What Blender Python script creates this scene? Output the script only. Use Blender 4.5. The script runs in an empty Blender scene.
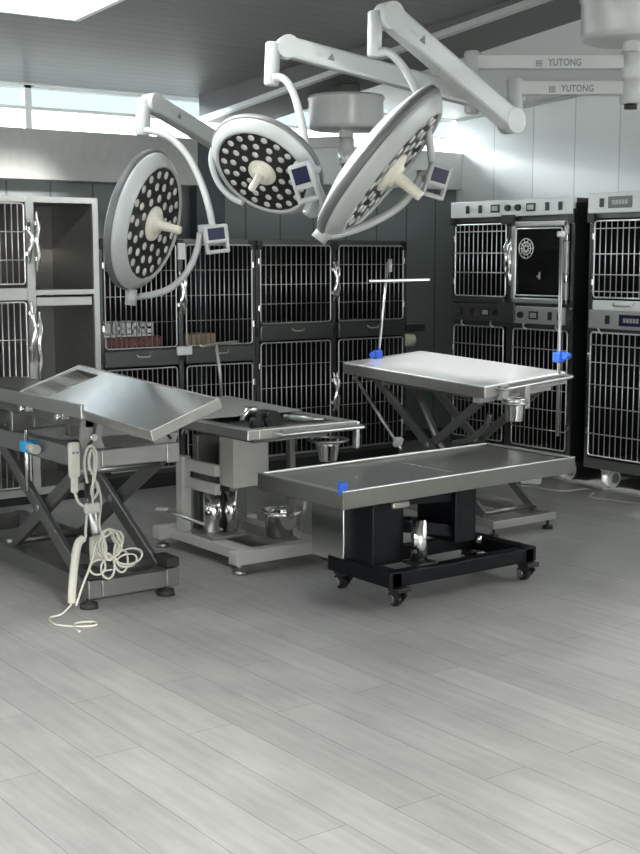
import bpy, bmesh, math, random
from math import sin, cos, pi, sqrt, atan, atan2, radians
from mathutils import Vector as V, Matrix as M
random.seed(7)
SC = bpy.context.scene
COL = SC.collection
EYE = 1.4

# ------------------------------------------------------------------ camera
# room axes: X runs along the back wall, Y runs along the right-hand wall
F, PITCH = 1300.0, atan(169 / 1300)
YAW = atan2(.595, .804)
cam = bpy.data.cameras.new('camera'); camo = bpy.data.objects.new('camera', cam); COL.objects.link(camo)
cam.sensor_fit = 'VERTICAL'; cam.sensor_height = 36; cam.lens = 36 * F / 854
cam.clip_start = .05; cam.clip_end = 200
camo.location = (0, 0, EYE); camo.rotation_euler = (pi / 2 - PITCH, 0, -YAW)
SC.camera = camo
_c, _s = cos(PITCH), sin(PITCH)
def ray(x, y):
    u = (x - 320) / F; v = (427 - y) / F
    X, D, Z = u, _c + v * _s, v * _c - _s
    return V((X * cos(YAW) + D * sin(YAW), -X * sin(YAW) + D * cos(YAW), Z)), D
def at(x, y, D):                       # surveyed point: direction and distance ahead of the viewpoint
    r, d = ray(x, y); p = r * (D / d); p.z += EYE; return p
def dirv(right, up, toward):           # a direction as seen from the viewpoint
    return V((right * cos(YAW) - toward * sin(YAW), -right * sin(YAW) - toward * cos(YAW), up)).normalized()

# ------------------------------------------------------------------ materials
def mat(name, col, rough=.5, metal=0, noise=0, nscale=20, stretch=(1, 1, 1), bump=0, spec=.5, rvar=0, emit=0, trans=0, coat=0):
    m = bpy.data.materials.new(name); m.use_nodes = True
    nt = m.node_tree; b = nt.nodes['Principled BSDF']
    b.inputs['Base Color'].default_value = (*col, 1); b.inputs['Roughness'].default_value = rough
    b.inputs['Metallic'].default_value = metal; b.inputs['Specular IOR Level'].default_value = spec
    if coat: b.inputs['Coat Weight'].default_value = coat
    if trans: b.inputs['Transmission Weight'].default_value = trans
    if emit:
        b.inputs['Emission Color'].default_value = (*col, 1); b.inputs['Emission Strength'].default_value = emit
    if noise or bump or rvar:
        tc = nt.nodes.new('ShaderNodeTexCoord'); mp = nt.nodes.new('ShaderNodeMapping'); mp.inputs['Scale'].default_value = stretch
        nz = nt.nodes.new('ShaderNodeTexNoise'); nz.inputs['Scale'].default_value = nscale; nz.inputs['Detail'].default_value = 5
        nt.links.new(tc.outputs['Object'], mp.inputs['Vector']); nt.links.new(mp.outputs['Vector'], nz.inputs['Vector'])
        if noise:
            mx = nt.nodes.new('ShaderNodeMix'); mx.data_type = 'RGBA'
            mx.inputs[6].default_value = (*[c * (1 - noise) for c in col], 1); mx.inputs[7].default_value = (*[min(1, c * (1 + noise)) for c in col], 1)
            nt.links.new(nz.outputs['Fac'], mx.inputs[0]); nt.links.new(mx.outputs[2], b.inputs['Base Color'])
        if rvar:
            mr = nt.nodes.new('ShaderNodeMapRange'); mr.inputs['To Min'].default_value = rough - rvar; mr.inputs['To Max'].default_value = rough + rvar
            nt.links.new(nz.outputs['Fac'], mr.inputs['Value']); nt.links.new(mr.outputs['Result'], b.inputs['Roughness'])
        if bump:
            bp = nt.nodes.new('ShaderNodeBump'); bp.inputs['Strength'].default_value = bump; bp.inputs['Distance'].default_value = .01
            nt.links.new(nz.outputs['Fac'], bp.inputs['Height']); nt.links.new(bp.outputs['Normal'], b.inputs['Normal'])
    return m

def seam_mat(name, col, axis, pitch, rough=.5, seam=.5, width=.012, spec=.4, noise=.04, offset=0.0, nst=(1, 1, 1), metal=0):
    """boards or panels: dark seams every `pitch` metres along one axis"""
    m = mat(name, col, rough, spec=spec, noise=noise, nscale=6, stretch=nst, metal=metal); nt = m.node_tree
    b = nt.nodes['Principled BSDF']
    tc = nt.nodes.new('ShaderNodeTexCoord'); sp = nt.nodes.new('ShaderNodeSeparateXYZ')
    nt.links.new(tc.outputs['Object'], sp.inputs[0])
    def mathn(op, a, bval=None):
        n = nt.nodes.new('ShaderNodeMath'); n.operation = op
        if isinstance(a, (int, float)): n.inputs[0].default_value = a
        else: nt.links.new(a, n.inputs[0])
        if bval is not None:
            if isinstance(bval, (int, float)): n.inputs[1].default_value = bval
            else: nt.links.new(bval, n.inputs[1])
        return n.outputs[0]
    sh = mathn('ADD', sp.outputs[axis], 100 + offset)
    fr = mathn('FRACT', mathn('DIVIDE', sh, pitch))
    e = mathn('LESS_THAN', fr, width / pitch)
    wn = nt.nodes.new('ShaderNodeTexWhiteNoise'); wn.noise_dimensions = '1D'
    nt.links.new(mathn('FLOOR', mathn('DIVIDE', sh, pitch)), wn.inputs['W'])
    vary = mathn('ADD', mathn('MULTIPLY', wn.outputs['Value'], .1), .95)
    fac = mathn('MULTIPLY', vary, mathn('SUBTRACT', 1.0, mathn('MULTIPLY', e, seam)))
    mx = nt.nodes.new('ShaderNodeVectorMath'); mx.operation = 'SCALE'
    src = b.inputs['Base Color'].links[0].from_socket if b.inputs['Base Color'].links else None
    if src: nt.links.new(src, mx.inputs[0])
    else: mx.inputs[0].default_value = col
    nt.links.new(fac, mx.inputs['Scale']); nt.links.new(mx.outputs[0], b.inputs['Base Color'])
    return m

def floor_mat():
    m = mat('grey_wood_planks', (.4, .39, .36), .42, spec=.4); nt = m.node_tree; b = nt.nodes['Principled BSDF']; L = nt.links.new
    tc = nt.nodes.new('ShaderNodeTexCoord'); sp = nt.nodes.new('ShaderNodeSeparateXYZ'); cb = nt.nodes.new('ShaderNodeCombineXYZ')
    L(tc.outputs['Object'], sp.inputs[0]); L(sp.outputs[1], cb.inputs[0])
    ad = nt.nodes.new('ShaderNodeMath'); ad.operation = 'ADD'; ad.inputs[1].default_value = -1.26 + 3.14; L(sp.outputs[0], ad.inputs[0]); L(ad.outputs[0], cb.inputs[1])
    br = nt.nodes.new('ShaderNodeTexBrick'); L(cb.outputs[0], br.inputs['Vector'])
    br.offset = .37; br.inputs['Scale'].default_value = 1; br.inputs['Brick Width'].default_value = 1.22; br.inputs['Row Height'].default_value = .157
    br.inputs['Mortar Size'].default_value = .0012; br.inputs['Mortar Smooth'].default_value = .3
    br.inputs['Color1'].default_value = (*FLOOR1, 1); br.inputs['Color2'].default_value = (*FLOOR2, 1); br.inputs['Mortar'].default_value = (.13, .125, .115, 1)
    mp = nt.nodes.new('ShaderNodeMapping'); mp.inputs['Scale'].default_value = (1.3, 13, 1); L(cb.outputs[0], mp.inputs['Vector'])
    nz = nt.nodes.new('ShaderNodeTexNoise'); nz.inputs['Scale'].default_value = 2.2; nz.inputs['Detail'].default_value = 7; nz.inputs['Roughness'].default_value = .62; L(mp.outputs[0], nz.inputs['Vector'])
    n2 = nt.nodes.new('ShaderNodeTexNoise'); n2.inputs['Scale'].default_value = 2.6; n2.inputs['Detail'].default_value = 4; L(cb.outputs[0], n2.inputs['Vector'])
    r1 = nt.nodes.new('ShaderNodeMapRange'); r1.inputs['From Min'].default_value = .25; r1.inputs['From Max'].default_value = .75; r1.inputs['To Min'].default_value = .82; r1.inputs['To Max'].default_value = 1.16; L(nz.outputs['Fac'], r1.inputs['Value'])
    r2 = nt.nodes.new('ShaderNodeMapRange'); r2.inputs['From Min'].default_value = .3; r2.inputs['From Max'].default_value = .7; r2.inputs['To Min'].default_value = .9; r2.inputs['To Max'].default_value = 1.1; L(n2.outputs['Fac'], r2.inputs['Value'])
    mu = nt.nodes.new('ShaderNodeMath'); mu.operation = 'MULTIPLY'; L(r1.outputs[0], mu.inputs[0]); L(r2.outputs[0], mu.inputs[1])
    sc = nt.nodes.new('ShaderNodeVectorMath'); sc.operation = 'SCALE'; L(br.outputs['Color'], sc.inputs[0]); L(mu.outputs[0], sc.inputs['Scale']); L(sc.outputs[0], b.inputs['Base Color'])
    rr = nt.nodes.new('ShaderNodeMapRange'); rr.inputs['To Min'].default_value = .36; rr.inputs['To Max'].default_value = .52; L(nz.outputs['Fac'], rr.inputs['Value']); L(rr.outputs[0], b.inputs['Roughness'])
    bp = nt.nodes.new('ShaderNodeBump'); bp.inputs['Strength'].default_value = .06; bp.inputs['Distance'].default_value = .004; L(nz.outputs['Fac'], bp.inputs['Height']); L(bp.outputs[0], b.inputs['Normal'])
    return m

FLOOR1, FLOOR2 = (.345, .34, .325), (.305, .3, .287)
MT = dict(
    floor=floor_mat(),
    ceiling=seam_mat('grey_ceiling_boards', (.18, .188, .185), 1, .115, .42, .35, .008, .15, .1, nst=(.3, 4, 1)),
    ceilwhite=mat('smooth_pale_ceiling', (.72, .73, .72), .45, noise=.03, nscale=3),
    dark_panel=seam_mat('slate_wall_panels', (.19, .215, .215), 0, .29, .45, .5, .014, .4),
    dark_panel_y=seam_mat('slate_wall_panels_side', (.085, .1, .102), 1, .29, .45, .5, .014, .4),
    white_panel=seam_mat('white_wall_panels', (.82, .84, .83), 1, .402, .35, .35, .008, .5, .02, offset=.15),
    plain_white=mat('plain_white_wall', (.7, .7, .68), .6, noise=.03, nscale=3),
    soffit=mat('brushed_grey_soffit', (.4, .41, .395), .42, metal=.2, noise=.16, nscale=7, stretch=(3, 1, 1.5), rvar=.1),
    soffit_pale=mat('pale_grey_soffit', (.62, .64, .63), .5, noise=.1, nscale=9),
    beam=mat('dark_beam', (.1, .1, .097), .5, noise=.1, nscale=8),
    trimlight=mat('aluminium_trim', (.6, .61, .6), .3, metal=.6),
    pillar=mat('navy_steel_pillar', (.03, .045, .055), .4),
    frame_white=mat('white_window_frame', (.75, .77, .76), .4),
    canopy=mat('bluish_canopy', (.45, .58, .62), .4),
    steel=mat('brushed_stainless', (.56, .565, .55), .3, metal=1, noise=.06, nscale=14, stretch=(1, 14, 1), rvar=.06),
    steel_top=mat('brushed_stainless_top', (.28, .275, .255), .33, metal=1, noise=.12, nscale=9, stretch=(2, 26, 1), rvar=.07),
    steel_mid=mat('satin_steel_tube', (.43, .42, .395), .36, metal=.85, noise=.05, nscale=12),
    steel_frame=mat('grey_steel_frame', (.3, .295, .28), .4, metal=.8, noise=.05, nscale=12),
    steel_dull=mat('dull_steel_tube', (.22, .22, .21), .38, metal=.85, noise=.06, nscale=12),
    grey_paint=mat('warm_grey_paint', (.5, .49, .45), .4, noise=.03),
    mirror=mat('polished_steel_panel', (.84, .85, .85), .14, metal=1, rvar=.03, nscale=6, stretch=(1, 1, 8)),
    chrome=mat('chrome', (.82, .82, .8), .12, metal=1),
    rod=mat('bright_wire_rod', (.8, .8, .77), .28, metal=.75),
    rod_dim=mat('steel_wire_rod', (.46, .46, .44), .34, metal=.75),
    dark_steel=mat('dark_kennel_steel', (.1, .105, .1), .34, metal=.75, noise=.1, nscale=10),
    liner=mat('shaded_steel_liner', (.02, .021, .02), .5, metal=.2, noise=.2, nscale=5),  # near-black colour paints in the shade inside the stainless kennels
    steel_liner=mat('grey_kennel_liner', (.3, .29, .27), .42, metal=.7, noise=.08, nscale=4),
    bright_frame=mat('bright_kennel_frame', (.52, .52, .5), .34, metal=.7),
    side_black=mat('blackish_steel_side', (.025, .03, .032), .35, metal=.5),
    panel_white=mat('white_control_panel', (.72, .74, .72), .35),
    panel_grey=mat('grey_control_panel', (.4, .41, .39), .4, metal=.4),
    panel_dark=mat('dark_control_panel', (.09, .092, .088), .35, metal=.5),
    black=mat('black_plastic', (.012, .012, .013), .4),
    black_paint=mat('black_powder_coat', (.004, .0045, .007), .45, spec=.25),
    black_glass=mat('smoked_glass', (.008, .008, .008), .1, spec=.4),
    lamp_white=mat('lamp_white_enamel', (.42, .435, .425), .3, coat=.25),
    lamp_cream=mat('cream_plastic', (.72, .69, .58), .4),
    lamp_band=mat('grey_lamp_seal', (.12, .125, .125), .4),
    lamp_face=mat('dark_lamp_face', (.022, .021, .02), .3),
    lens=mat('led_lens', (.5, .51, .48), .2),
    white_top=mat('white_table_top', (.92, .93, .94), .3, coat=.8, noise=.03, nscale=4, stretch=(1, 6, 1)),
    blue=mat('blue_plastic', (.03, .12, .62), .4),
    cyan=mat('cyan_plastic', (.02, .36, .72), .4),
    cream=mat('cream_paper', (.82, .77, .6), .7),
    cable=mat('off_white_cable', (.5, .49, .43), .5),
    grey_wheel=mat('grey_wheel_hub', (.2, .21, .22), .5),
    white_plastic=mat('white_plastic', (.75, .76, .74), .4),
    screen=mat('dark_display', (.012, .014, .05), .3, spec=.2),
    blanket=mat('reddish_blanket', (.22, .09, .09), .9, noise=.3, nscale=30),
    tan=mat('tan_card', (.4, .29, .19), .8),
    ink=mat('dark_grey_ink', (.16, .17, .17), .6),
    sheet=mat('matt_steel_sheet', (.42, .415, .39), .55, metal=.3, noise=.05, nscale=10, stretch=(1, 12, 1)),
    rubber=mat('black_rubber', (.015, .015, .015), .7),
)
g = bpy.data.materials.new('clear_glass'); g.use_nodes = True
nt = g.node_tree; nt.nodes.remove(nt.nodes['Principled BSDF'])
tr = nt.nodes.new('ShaderNodeBsdfTransparent'); gl = nt.nodes.new('ShaderNodeBsdfGlossy'); gl.inputs['Roughness'].default_value = .02
ms = nt.nodes.new('ShaderNodeMixShader'); ms.inputs[0].default_value = .06
nt.links.new(tr.outputs[0], ms.inputs[1]); nt.links.new(gl.outputs[0], ms.inputs[2]); nt.links.new(ms.outputs[0], nt.nodes['Material Output'].inputs[0])
MT['glass'] = g
g2 = g.copy(); g2.name = 'blue_tinted_glass'; MT['tinted_glass'] = g2
[n for n in g2.node_tree.nodes if n.type == 'BSDF_TRANSPARENT'][0].inputs[0].default_value = (.46, .50, .52, 1)

# ------------------------------------------------------------------ mesh builder
class MB:
    def __init__(s): s.v = []; s.f = []; s.sm = []
    def add(s, vs, fs, smooth=False):
        o = len(s.v); s.v += [tuple(p) for p in vs]
        for f in fs: s.f.append([i + o for i in f]); s.sm.append(smooth)
        return s
    def obox(s, c, size, rot=None, bev=0):
        c = V(c); h = V(size) / 2; R = rot or M.Identity(3)
        b = min(bev, min(h) * .9)
        if b <= 0:
            vs = [c + R @ V((x * h.x, y * h.y, z * h.z)) for x in (-1, 1) for y in (-1, 1) for z in (-1, 1)]
            return s.add(vs, [(0, 1, 3, 2), (4, 6, 7, 5), (0, 4, 5, 1), (2, 3, 7, 6), (0, 2, 6, 4), (1, 5, 7, 3)])
        bm = bmesh.new(); bmesh.ops.create_cube(bm, size=1)
        for v in bm.verts: v.co = V((v.co.x * 2 * h.x, v.co.y * 2 * h.y, v.co.z * 2 * h.z))
        bmesh.ops.bevel(bm, geom=bm.edges[:], offset=b, segments=2, affect='EDGES', profile=.5)
        bm.verts.index_update()
        s.add([c + R @ v.co for v in bm.verts], [[v.index for v in f.verts] for f in bm.faces]); bm.free(); return s
    def box(s, a, b, bev=0):
        a, b = V(a), V(b); return s.obox((a + b) / 2, [abs(x) for x in (b - a)], None, bev)
    def bar(s, p, q, w, h, bev=0, ext=0, up=(0, 0, 1)):
        p, q = V(p), V(q); d = (q - p); L = d.length; d.normalize()
        u = V(up)
        if abs(d.dot(u)) > .99: u = V((0, 1, 0))
        sx = d.cross(u).normalized(); uz = sx.cross(d)
        R = M((d, sx, uz)).transposed()
        return s.obox((p + q) / 2, (L + 2 * ext, w, h), R, bev)
    def tube(s, pts, r, n=8, closed=False, caps=True):
        pts = [V(p) for p in pts]; N = len(pts); rs = r if isinstance(r, (list, tuple)) else [r] * N
        rings = []; nrm = None
        for i in range(N):
            a = pts[i - 1] if (i > 0 or closed) else pts[i]; b = pts[(i + 1) % N] if (i < N - 1 or closed) else pts[i]
            t = (b - a).normalized()
            if nrm is None: nrm = t.orthogonal().normalized()
            nrm = (nrm - t * nrm.dot(t))
            nrm = nrm.normalized() if nrm.length > 1e-6 else t.orthogonal().normalized()
            bi = t.cross(nrm)
            rings.append([pts[i] + (nrm * cos(2 * pi * k / n) + bi * sin(2 * pi * k / n)) * rs[i] for k in range(n)])
        vs = [p for R in rings for p in R]; fs = []
        for i in range(N if closed else N - 1):
            j = (i + 1) % N
            for k in range(n): fs.append((i * n + k, i * n + (k + 1) % n, j * n + (k + 1) % n, j * n + k))
        s.add(vs, fs, True)
        if caps and not closed:
            o = len(s.v) - len(vs)
            s.f.append([o + k for k in range(n)][::-1]); s.sm.append(False)
            s.f.append([o + (N - 1) * n + k for k in range(n)]); s.sm.append(False)
        return s
    def cyl(s, p, q, r, r2=None, n=20): return s.tube([p, q], [r, r if r2 is None else r2], n)
    def lathe(s, prof, n=40, mx=None, caps=False):
        mx = mx or M.Identity(4); vs = []; fs = []
        for (r, z) in prof:
            for k in range(n): vs.append(mx @ V((r * cos(2 * pi * k / n), r * sin(2 * pi * k / n), z)))
        for i in range(len(prof) - 1):
            for k in range(n): fs.append((i * n + k, i * n + (k + 1) % n, (i + 1) * n + (k + 1) % n, (i + 1) * n + k))
        s.add(vs, fs, True); o = len(s.v) - len(vs)
        if caps:
            s.f.append([o + k for k in range(n)][::-1]); s.sm.append(False)
            s.f.append([o + (len(prof) - 1) * n + k for k in range(n)]); s.sm.append(False)
        return s
    def prism(s, poly, axis_vec):
        n = len(poly); a = V(axis_vec); vs = [V(p) for p in poly] + [V(p) + a for p in poly]
        return s.add(vs, [list(range(n))[::-1], list(range(n, 2 * n))] + [(i, (i + 1) % n, n + (i + 1) % n, n + i) for i in range(n)])
    def build(s, name, m, parent=None, local=False):
        me = bpy.data.meshes.new(name)
        vs = s.v
        if parent is not None and not local:
            r = parent
            while r.parent: r = r.parent
            inv = (M.Translation(r.location) @ r.rotation_euler.to_matrix().to_4x4()).inverted()
            vs = [tuple(inv @ V(p)) for p in vs]
        me.from_pydata(vs, [], s.f); me.validate(); me.update()
        bm = bmesh.new(); bm.from_mesh(me); bmesh.ops.recalc_face_normals(bm, faces=bm.faces); bm.to_mesh(me); bm.free()
        if len(me.polygons) == len(s.sm): me.polygons.foreach_set('use_smooth', s.sm)
        me.materials.append(MT[m] if isinstance(m, str) else m)
        o = bpy.data.objects.new(name, me); COL.objects.link(o)
        if parent is not None: o.parent = parent
        return o

def curve(pts, n=6, closed=False):
    """Catmull-Rom through the points"""
    P = [V(p) for p in pts]; out = []; N = len(P)
    rng = range(N) if closed else range(N - 1)
    for i in rng:
        if closed: a, b, c, d = P[i - 1], P[i], P[(i + 1) % N], P[(i + 2) % N]
        else: a, b, c, d = P[max(i - 1, 0)], P[i], P[i + 1], P[min(i + 2, N - 1)]
        for k in range(n):
            t = k / n
            out.append(.5 * ((2 * b) + (c - a) * t + (2 * a - 5 * b + 4 * c - d) * t * t + (3 * b - a - 3 * c + d) * t ** 3))
    if not closed: out.append(P[-1])
    return out
def tag(o, label, cat, group=None, kind=None):
    o['label'] = label; o['category'] = cat
    if group: o['group'] = group
    if kind: o['kind'] = kind
    return o
def thing(name, label, cat, loc, rz=0, group=None):
    o = bpy.data.objects.new(name, None); COL.objects.link(o); o.location = loc; o.rotation_euler = (0, 0, rz); o.empty_display_size = .1
    return tag(o, label, cat, group)
def struct(name, mb, m, parent=None, **k):
    o = mb.build(name, m, parent, **k)
    if parent is None: o['kind'] = 'structure'
    return o

# ------------------------------------------------------------------ room shell
BW, RW, LW, FW = 7.6, 6.94, -2.0, -2.6          # back, right, left, front wall planes
def CZ(y): return 2.46 + .057 * (BW - y)          # ceiling slopes gently up away from the back wall
struct('floor', MB().box((LW - .2, FW - .2, -.1), (RW + .2, BW + .2, 0)), 'floor')
SKX0, SKX1, SKY0, SKY1 = 1.95, 2.93, 4.3, 5.95    # roof light opening
def ceil_piece(mb, x0, x1, y0, y1, t=.12):
    mb.add([(x0, y0, CZ(y0)), (x1, y0, CZ(y0)), (x1, y1, CZ(y1)), (x0, y1, CZ(y1)), (x0, y0, CZ(y0) + t), (x1, y0, CZ(y0) + t), (x1, y1, CZ(y1) + t), (x0, y1, CZ(y1) + t)],
           [(0, 1, 2, 3), (7, 6, 5, 4), (0, 4, 5, 1), (1, 5, 6, 2), (2, 6, 7, 3), (3, 7, 4, 0)])
c = MB()
ceil_piece(c, LW, SKX0, FW, BW); ceil_piece(c, SKX1, 4.98, FW, BW); ceil_piece(c, SKX0, SKX1, FW, SKY0); ceil_piece(c, SKX0, SKX1, SKY1, BW)
struct('ceiling', c, 'ceiling')
RX0, RX1, RY0, RY1 = 5.5, 6.75, .2, 3.2             # unseen roof light, added to brighten the right wall and white table
c = MB(); ceil_piece(c, 4.98, RX0, FW, BW); ceil_piece(c, RX1, RW, FW, BW); ceil_piece(c, RX0, RX1, FW, RY0); ceil_piece(c, RX0, RX1, RY1, BW)
struct('ceiling_right', c, 'ceilwhite')
c = MB()
for (a, b) in (((RX0, RY0), (RX1, RY0)), ((RX1, RY0), (RX1, RY1)), ((RX1, RY1), (RX0, RY1)), ((RX0, RY1), (RX0, RY0))):
    c.bar((*a, CZ(a[1]) + .06), (*b, CZ(b[1]) + .06), .03, .14, ext=.015)
sk = struct('added_roof_light', c, 'frame_white')
c = MB(); ceil_piece(c, RX0, RX1, RY0, RY1, .01)
c.v = [(x, y, z + .1) for x, y, z in c.v]; struct('pane', c, 'glass', sk)
# roof light frame and pane
c = MB()
for (a, b) in (((SKX0, SKY0), (SKX1, SKY0)), ((SKX1, SKY0), (SKX1, SKY1)), ((SKX1, SKY1), (SKX0, SKY1)), ((SKX0, SKY1), (SKX0, SKY0))):
    c.bar((*a, CZ(a[1]) + .06), (*b, CZ(b[1]) + .06), .03, .14, ext=.015)
sk = struct('window_2', c, 'frame_white')
c = MB(); ceil_piece(c, SKX0, SKX1, SKY0, SKY1, .01)
c.v = [(x, y, z + .1) for x, y, z in c.v]; struct('pane', c, 'glass', sk)

# back wall: dark panels, grey soffit band, strip window, header
struct('wall_back', MB().box((LW, BW, 0), (RW, BW + .15, 1.95)).box((LW, BW, 1.95), (RW, BW + .15, 2.17)), 'dark_panel')
struct('trim_1', MB().box((LW, 7.42, 1.87), (4.5, BW, 2.17), .004), 'soffit')
struct('trim_2', MB().box((4.5, 7.53, 1.92), (RW, BW, 2.2), .004), 'soffit_pale')
struct('trim_3', MB().box((4.5, 7.44, 0), (4.72, 7.53, 2.2), .004), 'pillar')
struct('wall_back_header', MB().box((LW, BW, 2.452), (RW, BW + .15, 2.6)), 'plain_white')
w = MB()
for x in (-1.2, .35, 1.9, 3.42, 4.95, 6.3): w.box((x - .022, BW + .03, 2.17), (x + .022, BW + .09, 2.46))
w.box((LW, BW + .035, 2.305), (RW, BW + .085, 2.325)); w.box((LW, BW + .03, 2.17), (RW, BW + .09, 2.19)); w.box((LW, BW + .03, 2.435), (RW, BW + .09, 2.46))
win = struct('window_1', w, 'frame_white')
struct('pane', MB().box((LW, BW + .055, 2.17), (RW, BW + .061, 2.315)), 'glass', win)
struct('tinted_pane', MB().box((LW, BW + .055, 2.315), (RW, BW + .061, 2.46)), 'tinted_glass', win)
# right wall (top edge rises with the ceiling)
struct('wall_right', MB().prism([(RW, FW, 0), (RW, BW, 0), (RW, BW, CZ(BW)), (RW, FW, CZ(FW))], (.15, 0, 0)), 'white_panel')
# wall trim where ceiling meets right wall
struct('trim_5', MB().bar((RW - .012, FW, CZ(FW) - .012), (RW - .012, BW, CZ(BW) - .012), .02, .02), 'panel_grey')
# left wall and wall behind the viewpoint with its wide glazed opening
LY0, LY1, LZ0, LZ1 = 1.2, 6.6, .9, 2.4
struct('wall_left', MB().prism([(LW, FW, 0), (LW, LY0, 0), (LW, LY0, CZ(LY0)), (LW, FW, CZ(FW))], (-.15, 0, 0)).prism([(LW, LY1, 0), (LW, BW, 0), (LW, BW, CZ(BW)), (LW, LY1, CZ(LY1))], (-.15, 0, 0))
       .prism([(LW, LY0, LZ1), (LW, LY1, LZ1), (LW, LY1, CZ(LY1)), (LW, LY0, CZ(LY0))], (-.15, 0, 0)).box((LW - .15, LY0, 0), (LW, LY1, LZ0)), 'plain_white')
f = MB()
for i in range(5):
    y = LY0 + (LY1 - LY0) * i / 4; f.box((LW - .1, y - .03, LZ0), (LW - .04, y + .03, LZ1))
f.box((LW - .1, LY0, LZ0), (LW - .04, LY1, LZ0 + .05)); f.box((LW - .1, LY0, LZ1 - .05), (LW - .04, LY1, LZ1))
w4 = struct('window_4', f, 'frame_white'); struct('pane', MB().box((LW - .073, LY0, LZ0), (LW - .067, LY1, LZ1)), 'glass', w4)
OX0, OX1, OZ = -1.6, 3.4, 2.3
OXT, OZT = .55, 2.8
f = MB().box((LW, FW - .15, 0), (OX0, FW, 3.15)).box((OX1, FW - .15, 0), (RW, FW, 3.15)).box((OXT, FW - .15, OZ), (OX1, FW, 3.15)).box((OX0, FW - .15, OZT), (OXT, FW, 3.15))
struct('wall_front', f, 'plain_white')
f = MB()
for i in range(6):
    x = OX0 + (OX1 - OX0) * i / 5; f.box((x - .03, FW - .1, 0), (x + .03, FW - .04, OZ))
f.box((OX0, FW - .1, OZ - .05), (OX1, FW - .04, OZ)); f.box((OX0, FW - .1, OZT - .05), (OXT, FW - .04, OZT)); f.box((OXT - .05, FW - .1, OZ), (OXT, FW - .04, OZT)); f.box((OX0, FW - .1, 0), (OX1, FW - .04, .05))
w3 = struct('window_3', f, 'frame_white'); struct('pane', MB().box((OX0, FW - .073, 0), (OX1, FW - .067, OZ)).box((OX0, FW - .073, OZ), (OXT, FW - .067, OZT)), 'glass', w3)
struct('baseboard_back', MB().box((LW, BW - .012, 0), (RW, BW, .08)), 'panel_dark')
struct('baseboard_right', MB().box((RW - .012, FW, 0), (RW, BW, .08)), 'panel_dark')
# ground outside
struct('ground', MB().box((-40, -40, -.14), (40, 40, -.11)), mat('pale_paving', (.45, .45, .43), .8, noise=.1, nscale=2))

# sloping dark beam with its light metal edge
def BZ(y): return 2.285 + .098 * (7.6 - y)
def beam_piece(x0, x1, y0, y1, dz0, h):
    z0, z1 = BZ(y0) + dz0, BZ(y1) + dz0
    return MB().add([(x0, y0, z0), (x1, y0, z0), (x1, y1, z1), (x0, y1, z1), (x0, y0, z0 + h), (x1, y0, z0 + h), (x1, y1, z1 + h), (x0, y1, z1 + h)],
                    [(0, 1, 2, 3), (7, 6, 5, 4), (0, 4, 5, 1), (1, 5, 6, 2), (2, 6, 7, 3), (3, 7, 4, 0)])
struct('beam', beam_piece(4.58, 5.02, 3.0, 7.53, 0, .24), 'beam')
struct('trim_6', beam_piece(4.555, 4.6, 3.0, 7.53, -.008, .03), 'trimlight')

# ------------------------------------------------------------------ cages
def roundrect(x0, x1, z0, z1, y, r=.02, n=4):
    pts = []
    for cx, cz, a0 in ((x1 - r, z1 - r, 0), (x0 + r, z1 - r, 90), (x0 + r, z0 + r, 180), (x1 - r, z0 + r, 270)):
        for k in range(n + 1):
            a = radians(a0 + 90 * k / n); pts.append(V((cx + r * cos(a), y, cz + r * sin(a))))
    return pts
def latch(parent, x, z0, z1, side, y=-.012):
    """long chrome pull latch"""
    h = z1 - z0; m = MB()
    pts = [(x, y - .012, z0), (x + .004 * side, y - .02, z0 + .12 * h), (x, y - .03, z0 + .3 * h), (x + .014 * side, y - .034, z0 + .52 * h), (x, y - .03, z0 + .75 * h), (x + .003 * side, y - .018, z0 + .9 * h), (x, y - .012, z1)]
    for t in (.22, .8): m.obox((x, y - .012, z0 + t * h), (.032, .022, .026), None, .004)
    p = curve(pts, 4); m.tube(p, [.006 + .009 * sin(pi * i / (len(p) - 1)) for i in range(len(p))], 8)
    return m.build('latch', 'chrome', parent, True)
def bar_door(root, x0, x1, z0, z1, nb, rows, side, m='rod', y=-.016, lt=True, rfr=.0055, rr=.0038, ry=-.006):
    d = MB().tube(roundrect(x0, x1, z0, z1, y), rfr, 6, closed=True)
    for i in range(1, nb + 1):
        x = x0 + (x1 - x0) * i / (nb + 1); d.tube([(x, y, z0), (x, y, z1)], .0036, 5)
    for t in rows: d.tube([(x0 - .006, y + ry, z0 + t * (z1 - z0)), (x1 + .006, y + ry, z0 + t * (z1 - z0))], rr, 5)
    o = d.build('barred_door', m, root, True)
    xh = x0 if side > 0 else x1
    for t in (.2, .8):
        MB().obox((xh - side * .012, y + .002, z0 + t * (z1 - z0)), (.018, .02, .04), None, .004).build('hinge', 'chrome', o, True)
    if lt:
        h = min(.26, (z1 - z0) * .55); zc = z0 + .53 * (z1 - z0) if (z1 - z0) < .75 else z0 + .55 * (z1 - z0)
        latch(o, (x1 if side > 0 else x0) + side * .02, zc - h / 2, zc + h / 2, side)
    return o
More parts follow.
